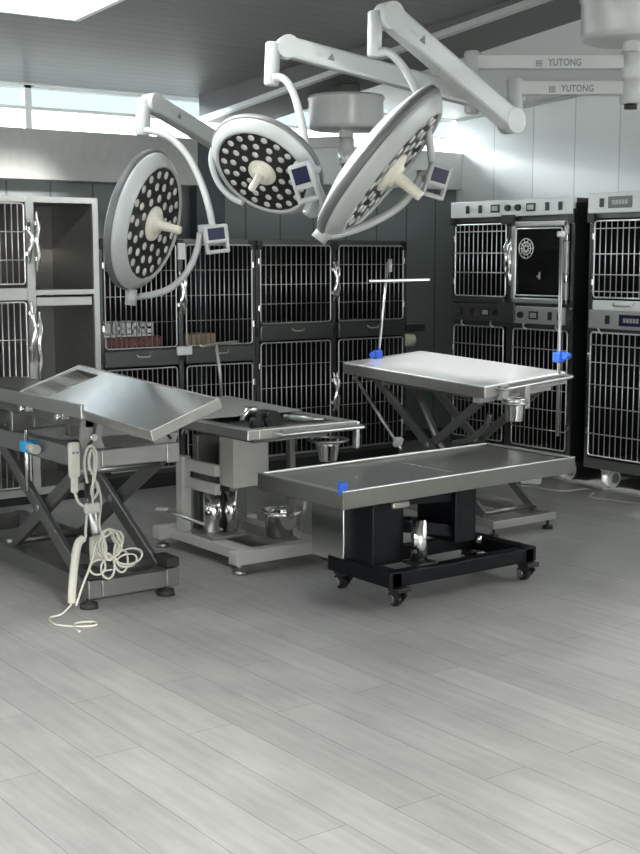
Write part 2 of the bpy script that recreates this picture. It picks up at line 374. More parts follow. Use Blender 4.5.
def carcass(root, W, D, z0, z1, xs, zs, m, fm, fw=.022):
    """liner (back, sides, top, bottom, shelves, dividers) and front frame"""
    b = MB()
    b.box((.004, D - .012, z0), (W - .004, D, z1))
    for x in (0, W): b.box((x if x == 0 else x - .012, 0, z0), (x + .012 if x == 0 else x, D, z1))
    for x in xs: b.box((x - .008, .01, z0), (x + .008, D, z1))
    for (za, zb) in zs: b.box((.004, .006, za), (W - .004, D, zb))
    o = b.build('carcass', m, root, True)
    f = MB()
    for x in (fw / 2, W - fw / 2): f.box((x - fw / 2, -.008, z0), (x + fw / 2, .012, z1))
    for x in xs: f.box((x - fw * .7, -.008, z0), (x + fw * .7, .012, z1))
    for (za, zb) in zs: f.box((0, -.006, za - .006), (W, .012, zb + .006))
    f.build('front_frame', fm, root, True)
    return o
def caster(root, x, y, zt, r=.05, name='caster', mw='white_plastic', local=True, w=.045):
    c = MB().obox((x, y, zt - .012), (.07, .07, .02), None, .004)
    for sd in (-1, 1): c.bar((x + sd * (w / 2 + .008), y - .005, zt - .02), (x + sd * (w / 2 + .008), y + .025, r), .012, .05)
    o = c.build(name, mw, root, local)
    w_ = MB().cyl((x - w / 2, y + .025, r), (x + w / 2, y + .025, r), r, n=22).build('wheel', mw, o, local)
    MB().cyl((x - w / 2 - .016, y + .025, r), (x + w / 2 + .016, y + .025, r), r * .55, n=16).build('hub', 'grey_wheel', o, local)
    return o

# --- two dark kennel blocks against the back wall
def back_block(name, label, X0, W, zsplit, nb, yF=6.9, D=.62):
    r = thing(name, label, 'kennel', (X0, yF, 0), 0, 'dark kennel blocks along the back wall')
    zb, zt = .1, 1.51
    carcass(r, W, D, zb, zt, [W / 2], [(zb, zb + .03), (zsplit - .03, zsplit + .04), (zt - .02, zt)], 'liner', 'dark_steel')
    MB().box((.02, .03, 0), (W - .02, D - .03, zb)).build('plinth', 'black', r, True)
    for cidx, (xa, xb, sd) in enumerate(((.03, W / 2 - .035, 1), (W / 2 + .035, W - .03, -1))):
        bar_door(r, xa, xb, zsplit + .055, zt - .03, nb, (.25, .5, .75), sd, 'rod_dim', rr=.0024, ry=.004)
        bar_door(r, xa, xb, zb + .03, zsplit - .07, nb, (.2, .4, .6, .8), sd, 'rod_dim', rr=.0024, ry=.004)
        MB().box((xa - .01, -.03, zsplit - .055), (xb + .01, -.006, zsplit + .045), .006).build('drip_tray', 'dark_steel', r, True)
        xm = (xa + xb) / 2
        MB().tube(curve([(xm - .045, -.03, zsplit + .02), (xm - .035, -.045, zsplit + .005), (xm + .035, -.045, zsplit + .005), (xm + .045, -.03, zsplit + .02)], 4), .005, 6).build('tray_pull', 'steel', r, True)
    for x in (.024, W / 2, W - .024):
        for z in (zb + .04, zsplit, zt - .03): MB().obox((x, -.014, z), (.045, .014, .06), None, .004).build('corner_bracket', 'black', r, True)
    return r
kL = back_block('kennel_block', 'four-door dark kennel block next to the open steel kennel, its upper doors taller', 3.5, 1.09, .81, 13)
kR = back_block('kennel_block', 'four-door dark kennel block at the far end, beside the cream roll', 4.597, 1.237, .93, 13)
MB().obox((.545, -.024, 1.44), (.05, .02, .1), None, .006).build('door_stop_plate', 'panel_white', kL, True)
MB().obox((.545, -.045, .84), (.1, .03, .055), None, .008).build('latch_box', 'panel_white', kL, True)

# things inside the left dark kennel
b = MB().box((3.56, 7.0, .852), (3.98, 7.35, .93), .02)
tag(b.build('folded_blanket', 'blanket'), 'folded reddish blanket lying under the white slotted crate in the dark kennel', 'blanket')
b = MB()
b.box((3.58, 6.99, .93), (3.9, 7.25, .94))
for y in (6.99, 7.25):
    for z in (.96, 1.0): b.box((3.58, y - .004, z - .012), (3.9, y + .004, z + .012))
    for k in range(8): x = 3.58 + .32 * k / 7; b.box((x - .007, y - .004, .93), (x + .007, y + .004, 1.012))
for x in (3.58, 3.9):
    for z in (.96, 1.0): b.box((x - .004, 6.99, z - .012), (x + .004, 7.25, z + .012))
tag(b.build('slotted_crate', 'white_plastic'), 'small white slotted plastic crate on a reddish blanket inside the dark kennel', 'crate')
b = MB().box((4.14, 7.0, .852), (4.36, 7.16, .93), .004)
tag(b.build('card_box', 'tan'), 'small tan box on the upper shelf of the dark kennel, behind bars', 'box')
# cream roll on the end of the right block
r = thing('paper_roll_holder', 'cream roll in a holder on the end of the dark kennel block', 'roll holder', (5.836, 7.0, .83))
MB().cyl((5.85, 7.0, .828), (5.99, 7.0, .828), .045, n=24).build('paper_roll', 'cream', r)
MB().cyl((5.836, 7.0, .828), (6.0, 7.0, .828), .012, n=10).build('spindle', 'steel', r)
MB().box((5.836, 6.965, .885), (6.08, 7.03, .94), .006).build('bracket_shelf', 'dark_steel', r)

# --- bright steel kennel at the left, right-hand column open
W = .86
r = thing('steel_kennel', 'bright steel kennel at the left edge, with two open doorless compartments', 'kennel', (2.62, 6.86, 0))
zb, zt, zs = .06, 1.735, 1.215
carcass(r, W, .6, zb, zt, [.44], [(zb, zb + .03), (zs - .016, zs), (zt - .02, zt)], 'steel_liner', 'bright_frame', .034)
MB().box((.02, .03, 0), (W - .02, .57, zb)).build('plinth', 'black', r, True)
bar_door(r, .04, .40, zs + .04, zt - .035, 9, (.3, .65), 1, 'rod')
bar_door(r, .04, .40, zb + .05, zs - .06, 9, (.2, .4, .6, .8), 1, 'rod', lt=False)
dr = [o for o in r.children if o.name.startswith('barred_door')][-1]
latch(dr, .425, .82, 1.16, 1)
for (a, bb) in ((1.32, 1.66), (.72, 1.1)):
    latch(r, .475, a, bb, -1).name = 'latch'
MB().box((.475, .01, zs - .085), (W - .04, .03, zs - .035), .003).build('shelf_lip', 'bright_frame', r, True)
MB().box((.03, -.02, zs - .05), (.415, -.008, zs + .02), .003).build('drip_tray', 'bright_frame', r, True)

# --- two oxygen kennels on casters by the white wall
def control_panel(r, x0, x1, z0, z1, m, layout, y=-.03, dark='black'):
    p = MB().box((x0, y, z0), (x1, .01, z1), .006).build('control_panel', m, r, True)
    zc = (z0 + z1) / 2; yy = y - .003
    for kind, x in layout:
        if kind == 'switch':
            MB().box((x - .016, yy - .004, zc - .026), (x + .016, yy + .004, zc + .026), .003).build('switch', dark, p, True)
        elif kind == 'knob':
            MB().cyl((x, yy + .004, zc), (x, yy - .018, zc), .022, .019, 20).build('knob', dark, p, True)
        elif kind == 'meter':
            MB().box((x - .04, yy - .004, zc - .026), (x + .04, yy + .004, zc + .026), .01).build('meter', dark, p, True)
            MB().box((x - .027, yy - .0055, zc - .015), (x + .027, yy - .003, zc + .015), .004).build('meter_window', 'panel_grey', p, True)
        elif kind == 'display':
            MB().box((x - .09, yy - .004, zc - .034), (x + .09, yy + .004, zc + .034), .004).build('display', 'ink' if dark == 'black' and m == 'panel_white' else 'screen', p, True)
            for i in range(5): MB().box((x - .055 + i * .024, yy - .0055, zc - .013), (x - .037 + i * .024, yy - .004, zc + .013)).build('digit', 'panel_grey', p, True)
    return p
def oxy(label, yleft, W, dual, D=.66):
    r = thing('oxygen_kennel', label, 'kennel', (6.03, yleft, 0), -pi / 2, 'kennels on white casters by the white wall')
    zb, zt = .13, 1.765
    zs0, zs1 = .98, 1.13
    b = MB()
    b.box((0, .0, zb), (.012, D, zt)).box((W - .012, 0, zb), (W, D, zt)).box((0, D - .012, zb), (W, D, zt))
    b.box((0, 0, zt - .012), (W, D, zt)).box((0, 0, zb), (W, D, zb + .03)).box((0, .01, zs0), (W, D, zs1))
    if dual: b.box((W / 2 - .01, .01, zb), (W / 2 + .01, D, zt))
    b.build('carcass', 'side_black', r, True)
    f = MB()
    for x in (.014, W - .014): f.box((x - .014, -.01, zb), (x + .014, .012, zt - .03))
    if dual: f.box((W / 2 - .024, -.01, zb), (W / 2 + .024, .012, zt - .1))
    f.box((0, -.012, zb - .005), (W, .012, zb + .055)); f.box((0, -.008, 1.635), (W, .012, 1.665)); f.box((0, -.008, zs0), (W, .012, zs1)); f.box((0, -.006, .955), (W, .01, .985))
    f.build('front_frame', 'dark_steel', r, True)
    # bolts along the posts
    for x in (.014, W - .014):
        for z in (1.7, 1.61, 1.09, 1.03): MB().cyl((x, -.01, z), (x, -.02, z), .007, n=10).build('bolt', 'chrome', r, True)
    for x in (.02, W - .02):
        MB().obox((x, -.02, 1.655), (.06, .02, .09), None, .004).build('corner_bracket', 'black', r, True)
    if dual:
        MB().obox((W / 2, -.036, 1.645), (.12, .014, .06), None, .004).build('corner_bracket', 'black', r, True)
        MB().obox((W / 2, -.036, 1.05), (.15, .014, .13), None, .004).build('corner_bracket', 'panel_dark', r, True)
    for x in (.12, W - .12):
        for y in (.08, D - .09): caster(r, x, y, zb - .005, .06)
    return r, zb, zt
# left one: two columns
W = 1.1
r, zb, zt = oxy('kennel on casters with one smoked glass door beside a barred door', 6.62, W, True)
control_panel(r, .0, W, 1.665, 1.77, 'panel_white', [('switch', .17), ('switch', .29), ('meter', .43), ('knob', .55), ('knob', .64), ('meter', .75), ('switch', .89), ('switch', 1.0)], -.034)
bar_door(r, .035, W / 2 - .035, 1.15, 1.62, 10, (.33, .6, .9), 1, 'rod')
MB().box((.04, -.03, 1.105), (W / 2 - .04, -.006, 1.14), .006).build('drip_tray', 'panel_dark', r, True)
gd = MB()
x0, x1, z0, z1 = W / 2 + .03, W - .035, 1.115, 1.63
gd.box((x0, -.035, z0), (x0 + .035, -.012, z1), .006).box((x1 - .035, -.035, z0), (x1, -.012, z1), .006).box((x0, -.035, z0), (x1, -.012, z0 + .035), .006).box((x0, -.035, z1 - .035), (x1, -.012, z1), .006)
gdo = gd.build('glass_door', 'bright_frame', r, True)
MB().box((x0 + .03, -.028, z0 + .03), (x1 - .03, -.018, z1 - .03)).build('smoked_pane', 'black_glass', gdo, True)
MB().tube(roundrect(x0 + .045, x1 - .045, z0 + .05, z1 - .045, -.036, .012), .005, 6, closed=True).build('inner_rod', 'rod', gdo, True)
vx, vz = x0 + .13, z1 - .17
v = MB()
for rr in (.062, .04, .02): v.tube([V((vx + rr * cos(2 * pi * k / 28), -.031, vz + rr * sin(2 * pi * k / 28))) for k in range(28)], .004, 5, closed=True)
for k in range(10):
    a = 2 * pi * k / 10; v.tube([(vx + .012 * cos(a), -.031, vz + .012 * sin(a)), (vx + .06 * cos(a), -.031, vz + .06 * sin(a))], .003, 4)
v.build('round_vent', 'rod', gdo, True)
MB().obox((vx + .12, -.03, vz - .17), (.014, .004, .045)).obox((vx + .105, -.03, vz - .175), (.014, .004, .012)).build('small_mark', 'panel_grey', gdo, True)
for t in (.12, .6): MB().obox((x1 - .012, -.045, z0 + t * (z1 - z0) + .1), (.06, .022, .045), None, .005).build('hinge', 'chrome', gdo, True)
latch(gdo, x0 - .012, 1.22, 1.52, 1)
control_panel(r, .035, W / 2 - .07, .99, 1.1, 'panel_dark', [('switch', .12), ('switch', .22), ('meter', .35), ('knob', .45)], -.028)
control_panel(r, W / 2 + .07, W - .06, .985, 1.095, 'panel_grey', [('knob', .68), ('meter', .79), ('switch', .93), ('switch', 1.01)], -.032)
bar_door(r, .03, W / 2 - .045, .2, .95, 11, (.16, .33, .5, .67, .84), 1, 'rod_dim', lt=False)
bar_door(r, W / 2 + .045, W - .035, .2, .95, 11, (.16, .33, .5, .67, .84), -1, 'rod_dim', lt=False)
for x in (.14, .42, .72, 1.0): MB().tube(curve([(x - .02, -.028, .985), (x - .012, -.04, .965), (x + .01, -.03, .95)], 4), .005, 6).build('door_hook', 'rod', r, True)
# right one: wide single column
r, zb, zt = oxy('kennel on casters at the right edge, wide barred doors and a pale lower panel', 5.4, 1.1, False)
control_panel(r, .0, 1.1, 1.665, 1.785, 'panel_white', [('switch', .11), ('display', .25), ('switch', .42), ('knob', .6), ('meter', .75)], -.034)
bar_door(r, .045, 1.05, 1.165, 1.62, 22, (.08, .3, .57, .9), 1, 'rod', lt=False)
bar_door(r, .035, 1.06, .205, .955, 23, (.18, .4, .58, .76, .9), 1, 'rod', lt=False)
MB().box((.05, -.03, 1.09), (1.05, -.006, 1.15), .008).build('drip_tray', 'panel_white', r, True)
MB().tube(curve([(.22, -.03, 1.135), (.24, -.05, 1.12), (.36, -.05, 1.12), (.38, -.03, 1.135)], 4), .007, 6).build('tray_pull', 'chrome', r, True)
control_panel(r, .03, 1.07, .98, 1.09, 'panel_grey', [('switch', .18), ('display', .36), ('knob', .6), ('meter', .75)], -.036)
MB().tube(curve([(.1, -.028, .985), (.12, -.04, .965), (.14, -.03, .945)], 4), .006, 6).build('door_hook', 'rod', r, True)

# ------------------------------------------------------------------ surgical lights
def frame_z(n, hint=(0, 0, 1)):
    z = V(n).normalized(); x = V(hint).cross(z).normalized(); y = z.cross(x); return M((x, y, z)).transposed().to_4x4()
def lamp_head(root, c, n, R, spin=0):
    mx = M.Translation(c) @ frame_z(n) @ M.Rotation(spin, 4, 'Z')
    t = .2 * R
    h = MB().lathe([(.001, -1.5 * t), (.35 * R, -1.48 * t), (.62 * R, -1.3 * t), (.86 * R, -.95 * t), (.955 * R, -.8 * t), (.99 * R, -.66 * t)], 64, mx).build('lamp_head', 'lamp_white', root)
    MB().lathe([(.985 * R, -.7 * t), (1.012 * R, -.6 * t), (1.018 * R, -.24 * t), (.985 * R, -.14 * t)], 64, mx).build('rim_seal', 'lamp_band', h)
    MB().lathe([(.98 * R, -.2 * t), (.985 * R, -.05 * t), (.965 * R, .1 * t), (.9 * R, .42 * t), (.845 * R, .64 * t), (.82 * R, .68 * t), (.80 * R, .6 * t), (.795 * R, .45 * t)], 64, mx).build('bezel', 'lamp_white', h)
    zf = .52 * t; fx = mx @ M.Translation((0, 0, zf))
    m = MB(); n_ = 144; vs = [fx @ V((0, 0, 0))]
    for k in range(n_):
        a = 2 * pi * k / n_; rr = R * (.80 - .012 * (1 - cos(24 * a)))
        vs.append(fx @ V((rr * cos(a), rr * sin(a), 0)))
    m.add(vs, [(0, 1 + k, 1 + (k + 1) % n_) for k in range(n_)])
    m.lathe([(.795 * R, 0), (.795 * R, -.3 * t)], 48, fx)
    m.build('lamp_face', 'lamp_face', h)
    for rr, cnt, ph in ((.36, 9, .1), (.53, 14, .0), (.70, 19, .1)):
        for k in range(cnt):
            a = 2 * pi * k / cnt + ph
            MB().lathe([(.06 * R, -.02 * t), (.055 * R, .05 * t), (.033 * R, .09 * t), (.001, .1 * t)], 10, fx @ M.Translation((rr * R * cos(a), rr * R * sin(a), 0))).build('led_lens', 'lens', h)
    MB().lathe([(.25 * R, -.01 * t), (.245 * R, .12 * t), (.2 * R, .25 * t), (.14 * R, .3 * t), (.13 * R, .5 * t), (.001, .5 * t)], 32, fx).build('hub', 'lamp_cream', h)
    MB().lathe([(.075 * R, .4 * t), (.062 * R, 1.3 * t), (.06 * R, 2.0 * t), (.052 * R, 2.15 * t), (.001, 2.17 * t)], 20, fx).build('handle', 'lamp_cream', h)
    return h
def arm(root, p, q, w, h, name='spring_arm'):
    """box-section arm with rounded ends"""
    p, q = V(p), V(q); m = MB().bar(p, q, w, h, .012, ext=h * .1)
    d = (q - p).normalized(); sx = d.cross(V((0, 0, 1))).normalized()
    for e in (p, q): m.cyl(e - sx * w * .52, e + sx * w * .52, h * .56, n=24)
    o = m.build(name, 'lamp_white', root)
    n = sx if sx.dot(V((0, 0, EYE)) - p) > 0 else -sx; uz = n.cross(d) if n.cross(d).z > 0 else d.cross(n)
    c = p + (q - p) * .78 + n * w * .5; k = .017
    MB().prism([c - d * k - uz * k * .8, c + d * k - uz * k * .8, c + uz * k], n * .0015).build('warning_mark', 'ink', o)
    MB().prism([c + d * .03 - uz * .008, c + d * .07 - uz * .008, c + d * .07 + uz * .006, c + d * .03 + uz * .006], n * .0012).build('caption_plate', 'panel_grey', o)
    return o
def knuckle(root, p, q, r, name='knuckle'):
    p, q = V(p), V(q); d = (q - p).normalized()
    pts = [p - d * r * .25, p, q, q + d * r * .25]; rr = [r * .75, r, r, r * .75]
    return MB().tube(pts, rr, 24).build(name, 'lamp_white', root)
def control_box(root, c, right, up, w, h, dpt, screen_frac=.45):
    """remote panel with a screen and an opening for the fingers below it"""
    R_ = V(right).normalized(); U = (V(up) - R_ * V(up).dot(R_)).normalized(); N = R_.cross(U)
    rot = M((R_, U, N)).transposed()
    m = MB(); C = V(c)
    m.obox(C + U * h * .12, (w, h * .62, dpt), rot, .012)
    m.obox(C - U * h * .44, (w * .9, h * .13, dpt * .9), rot, .008)
    for s_ in (-1, 1): m.obox(C + R_ * s_ * w * .41 - U * h * .3, (w * .14, h * .4, dpt * .85), rot, .006)
    b = m.build('control_box', 'lamp_white', root)
    MB().obox(C + U * h * .14 + N * dpt * .5, (w * .66, h * .38, .004), rot).build('display', 'screen', b)
    return b
def text_mesh(s, size, mx, name, m, parent, root):
    cu = bpy.data.curves.new(name, 'FONT'); cu.body = s; cu.size = size; cu.extrude = .0006; cu.offset = .0009; cu.align_x = 'LEFT'; cu.space_character = 1.05
    to = bpy.data.objects.new(name, cu); COL.objects.link(to); bpy.context.view_layer.update()
    me = bpy.data.meshes.new_from_object(to.evaluated_get(bpy.context.evaluated_depsgraph_get())); bpy.data.objects.remove(to)
    me.transform(M.Translation(-root.location) @ mx @ M.Diagonal((.78, 1, 1, 1))); me.name = name; me.materials.clear(); me.materials.append(MT[m])
    o = bpy.data.objects.new(name, me); COL.objects.link(o); o.parent = parent; return o

def ceiling_mount(label, c, ztop, dia, shaft_bot, zhang):
    x, y = c
    r = thing('ceiling_mount', label, 'ceiling mount', (x, y, ztop), 0, 'surgical light ceiling mounts')
    R = dia / 2; hgt = .2
    MB().lathe([(.001, ztop), (R * .96, ztop), (R, ztop - .012), (R, ztop - .02), (R * .965, ztop - .035), (R * .965, ztop - hgt + .03), (R * .93, ztop - hgt + .006), (R * .86, ztop - hgt), (.001, ztop - hgt)], 56, M.Translation((x, y, 0))).build('cover', 'lamp_white', r)
    MB().cyl((x, y, ztop - .01), (x, y, zhang), R * .35, n=24).build('flange', 'beam', r)
    s_ = MB(); rs = .048
    prof = [(rs * .8, ztop - hgt + .01)]
    z = ztop - hgt
    segs = (z - .0, z - .045, shaft_bot)
    s_.lathe([(rs * .92, ztop - hgt + .02), (rs * .92, z - .045)], 28, M.Translation((x, y, 0)))
    s_.lathe([(rs * .9, z - .047), (rs * 1.04, z - .05), (rs * 1.04, (z - .05 + shaft_bot) / 2 + .004), (rs * .96, (z - .05 + shaft_bot) / 2), (rs * 1.04, (z - .05 + shaft_bot) / 2 - .004), (rs * 1.04, shaft_bot + .006), (rs * .9, shaft_bot), (.001, shaft_bot)], 28, M.Translation((x, y, 0)))
    s_.build('shaft', 'lamp_white', r)
    MB().cyl((x, y, shaft_bot), (x, y, shaft_bot - .022), rs * .6, n=18).build('end_cap', 'black', r)
    return r
LN = 'surgical lights on articulated arms'
# mount above the back of the room
D1 = 7.95; p = at(346, 96, D1); m1 = p
s1 = at(346, 164, D1)
ceiling_mount('round white ceiling mount in the middle, behind the lamps', (p.x, p.y), p.z, .465, s1.z, BZ(p.y) + .01)
D2 = 5.9; p = at(634, -5, D2); m2 = p
s2 = at(633, 104, D2)
ceiling_mount('round white ceiling mount at the top right corner, holding two lettered arms', (p.x, p.y), p.z, .47, s2.z, BZ(p.y) + .01)

# light 1 (left)
a0 = at(339, 142, D1); el = at(243, 146, 7.15); jt = at(152, 103, 6.5)
r = thing('surgical_light', 'leftmost round surgical light, face turned right with a cream handle', 'surgical light', (a0.x, a0.y, a0.z), 0, LN)
MB().bar(a0, el, .05, .065, .008).build('swing_arm', 'lamp_white', r)
el2 = at(243, 158, 7.15)
knuckle(r, el + V((0, 0, .05)), el2 - V((0, 0, .03)), .045)
arm(r, el2, jt, .075, .085)
pt = at(143, 100, 6.48); pb = at(143, 134, 6.48)
knuckle(r, pt, pb, .036, 'post')
arm_y = [(145, 130), (156, 132), (172, 139), (188, 156), (201, 182), (209, 208), (213, 228)]
MB().tube(curve([at(x, y, 6.46 - .004 * i) for i, (x, y) in enumerate(arm_y)], 6), .0175, 12).build('upper_yoke', 'lamp_white', r)
cb = at(216, 238, 6.42)
control_box(r, cb, dirv(.96, .12, -.25), dirv(.12, 1, 0), .125, .15, .045)
MB().tube([at(198, 230, 6.42), at(212, 229, 6.43)], .024, 14).build('box_joint', 'lamp_white', r)
low_y = [(200, 233), (197, 250), (187, 272), (172, 287), (155, 294), (136, 297)]
MB().tube(curve([at(x, y, 6.42 + .01 * i) for i, (x, y) in enumerate(low_y)], 6), .0165, 12).build('lower_yoke', 'lamp_white', r)
c1 = at(147, 222, 6.42); n1 = dirv(.92, -.23, .30)
MB().cyl(at(132, 289, 6.43), at(130, 305, 6.43), .027, n=18).build('pivot_cap', 'lamp_white', r)
lamp_head(r, c1, n1, .343)

# light 2 (middle)
a0 = at(624, 62, D2); el = at(472, 62, D2 + .0)
r = thing('surgical_light', 'middle round surgical light facing the viewer, many bright lenses on a dark face', 'surgical light', (a0.x, a0.y, a0.z), 0, LN)
sa = MB().bar(a0, el, .055, .062, .008).build('swing_arm', 'lamp_white', r)
camdir = (V((0, 0, 0)) - V((a0.x, a0.y, 0))).normalized()
def arm_text(pa, pb, x0, x1, yc, D, root, parent, size):
    d = (V(pa) - V(pb)).normalized(); d.z = 0; d.normalize(); up = V((0, 0, 1)); n = d.cross(up); 
    if n.dot(V((0, 0, 0)) - V(pa)) < 0: n = -n
    xd = up.cross(n)
    o_ = at(x0, yc, D) + n * .0285
    mx = M.Translation(o_) @ M((xd, up, n)).transposed().to_4x4()
    text_mesh('YUTONG', size, mx, 'lettering', 'ink', parent, root)
    q = at(x0 - 9, yc - 2.2, D) + n * .0285; rot = M((xd, up, n)).transposed()
    e = MB()
    for dx, dz, sx, sz in ((0, 0, .026, .004), (0, .011, .026, .004), (0, -.011, .026, .004), (-.012, 0, .004, .026), (.012, 0, .004, .026), (0, 0, .004, .026)):
        e.obox(q + xd * dx + up * dz, (sx, sz, .0012), rot)
    e.build('emblem', 'ink', parent)
arm_text(a0, el, 547, 578, 66.5, D2, r, sa, .043)
knuckle(r, at(472, 53, D2), at(472, 112, D2), .035)
e2 = at(474, 97, D2 - .03); jt = at(287, 47, 5.66)
sp = arm(r, e2, jt, .07, .085)
pt = at(273, 44, 5.64); pb = at(271.5, 84, 5.64)
knuckle(r, pt, pb, .032, 'post')
up_ = [(274, 77), (284, 79), (293, 92), (300, 115), (305, 140), (307, 166)]
MB().tube(curve([at(x, y, 5.62 - .012 * i) for i, (x, y) in enumerate(up_)], 6), .0165, 12).build('upper_yoke', 'lamp_white', r)
cb = at(304, 181, 5.40)
control_box(r, cb, dirv(.93, .25, .25), dirv(-.28, .95, .1), .1, .175, .04)
MB().tube([at(296, 167, 5.44), at(318, 168, 5.5)], .024, 14).build('box_joint', 'lamp_white', r)
low_ = [(314, 172), (317, 184), (322, 197), (322, 209), (315, 214)]
MB().tube(curve([at(x, y, 5.5 + .02 * i) for i, (x, y) in enumerate(low_)], 6), .0155, 12).build('lower_yoke', 'lamp_white', r)
n2 = dirv(-.40, -.66, .63); c2 = at(265, 168.5, 5.6)
MB().obox(at(312, 208, 5.57), (.055, .05, .075), M.Rotation(.5, 3, 'Y'), .01).build('pivot_cap', 'lamp_white', r)
lamp_head(r, c2, n2, .256)
ring = [(243, 203), (231, 197), (219, 184), (212, 166), (213, 150), (224, 136)]
MB().tube(curve([at(x, y, 5.62 + .02 * i) for i, (x, y) in enumerate(ring)], 6), .013, 10).build('side_handle', 'lamp_white', r)

# light 3 (right, seen edge-on)
a0 = at(624, 88, D2); el = at(517, 88, D2)
r = thing('surgical_light', 'right-hand round surgical light seen edge on, dark rim slanting up to the right', 'surgical light', (a0.x, a0.y, a0.z - .02), 0, LN)
sa = MB().bar(a0, el, .055, .062, .008).build('swing_arm', 'lamp_white', r)
arm_text(a0, el, 560, 588, 92.3, D2, r, sa, .042)
knuckle(r, at(515, 80, D2), at(515, 112, D2), .035)
e3 = at(511, 121, D2 - .06); jt = at(389, 16, 5.42)
arm(r, e3, jt, .072, .098)
pt = at(375, 13, 5.4); pb = at(374.5, 55, 5.4)
knuckle(r, pt, pb, .03, 'post')
up_ = [(377, 52), (388, 52), (401, 64), (412, 82), (421, 104), (428, 132), (433, 168)]
MB().tube(curve([at(x, y, 5.38 + .01 * i) for i, (x, y) in enumerate(up_)], 6), .0165, 12).build('upper_yoke', 'lamp_white', r)
cb = at(437, 180, 5.42)
control_box(r, cb, dirv(.95, -.26, -.2), dirv(.28, .96, .1), .1, .15, .042)
MB().tube([at(417, 176, 5.46), at(431, 176, 5.46)], .024, 14).build('box_joint', 'lamp_white', r)
low_ = [(420, 178), (414, 188), (404, 202), (388, 214), (364, 226), (340, 234), (326, 236)]
MB().tube(curve([at(x, y, 5.44 - .02 * i) for i, (x, y) in enumerate(low_)], 6), .0165, 12).build('lower_yoke', 'lamp_white', r)
MB().cyl(at(330, 224, 5.31), at(318, 240, 5.31), .033, n=18).build('pivot_cap', 'lamp_white', r)
n3 = dirv(.76, -.63, .13); c3 = at(384, 166, 5.3)
lamp_head(r, c3, n3, .362)

# ------------------------------------------------------------------ left table: scissor lift with tilting steel top
r = thing('scissor_lift_table', 'scissor lift surgical table with tilted steel top, coiled cable hanging at its end', 'operating table', (2.465, 5.35, 0))
X0, X1, Y0, Y1 = 2.26, 2.675, 4.6, 6.15
fr = MB()
for x in (X0 + .03, X1 - .03): fr.box((x - .03, Y0, .05), (x + .03, Y1, .125), .004)
for y in (Y0 + .03, Y1 - .03): fr.box((X0 + .06, y - .03, .05), (X1 - .06, y + .03, .12), .004)
fr.build('base_frame', 'steel_dull', r)
for x in (X0 + .03, X1 - .03):
    for y in (Y0 + .06, Y1 - .06):
        MB().lathe([(.012, .05), (.012, .025), (.035, .02), (.038, .0), (.001, 0)], 18, M.Translation((x, y, 0))).build('foot', 'rubber', r)
ZU = .60
for x, off in ((X0 + .035, 0), (X1 - .035, 0)):
    for (ya, yb, dx) in ((4.70, 5.46, -.018), (5.46, 4.70, .018)):
        MB().bar((x + dx, ya, .12), (x + dx, yb, ZU - .02), .026, .06, .004, ext=.01).build('scissor_leg', 'steel_dull', r)
    MB().cyl((x - .035, 5.08, .35), (x + .035, 5.08, .35), .016, n=14).build('pivot_pin', 'steel', r)
for y, z in ((4.71, .13), (5.46, .13), (4.72, .55), (5.44, .55)):
    MB().cyl((X0 + .02, y, z), (X1 - .02, y, z), .018, n=14).build('cross_shaft', 'steel_dull', r)
for x in (X0 + .03, X1 - .03): MB().obox((x, 4.655, .15), (.06, .12, .04), None, .006).build('slide_block', 'rubber', r)
up = MB()
for x in (X0 + .03, X1 - .03): up.box((x - .03, Y0 - .02, ZU - .03), (x + .03, Y1 + .1, ZU + .05), .004)
for y in (Y0 + .01, 5.4, Y1): up.box((X0 + .06, y - .03, ZU - .02), (X1 - .06, y + .03, ZU + .05), .004)
up.build('upper_frame', 'steel_frame', r)
# tilting panel (near half), flat far half, head section and side rail
TC = V((2.372, 4.585, .864)); TR = M.Rotation(radians(2.5), 3, 'X') @ M.Rotation(radians(-19.5), 3, 'Y')
TW, TL = .297, 1.13
def T(x, y, z): return TC + TR @ V((x, y, z))
top = MB()
tp = MB().obox(T(0, 0, -.004), (TW, TL, .008), TR).build('tilting_top', 'mirror', r)
for (cx, cy, sx, sy) in ((-TW / 2, 0, .008, TL), (TW / 2, 0, .008, TL), (0, -TL / 2, TW + .008, .008), (0, TL / 2, TW + .008, .008)):
    top.obox(T(cx, cy, -.017), (sx, sy, .04), TR, .003)
top.build('top_rim', 'steel_mid', tp)
gv = MB()  # ribs draw the hatched reflection of the cage bars
for k in range(9): gv.tube([T(-.12, TL / 2 - .04 - k * .022, .002), T(.11, TL / 2 - .06 - k * .022, .002)], .003, 5)
gv.build('bar_reflection_ribs', 'steel_top', tp)
MB().box((2.25, 5.2, .755), (2.80, 6.5, .778), .004).build('head_leaf', 'steel_top', r)
rl = MB().box((2.226, 4.56, .782), (2.24, 6.5, .838), .003)
for y in (4.75, 5.1, 5.5, 5.9): rl.box((2.232, y - .012, .76), (2.262, y + .012, .8), .002)
rl.build('side_rail', 'steel_mid', r)
for y in (4.75, 5.1): MB().cyl((2.226, y, .772), (2.205, y, .772), .011, n=12).build('rail_knob', 'chrome', r)
MB().box((2.27, 4.62, .735), (2.31, 6.3, .785), .004).build('leaf_bearer', 'steel_dull', r)
MB().box((2.47, 4.3, .735), (2.51, 6.3, .785), .004).build('leaf_bearer', 'steel_dull', r)
for y in (5.35, 6.05): MB().box((2.27, y - .02, .648), (2.64, y + .02, .738), .004).build('leaf_bearer', 'steel_dull', r)
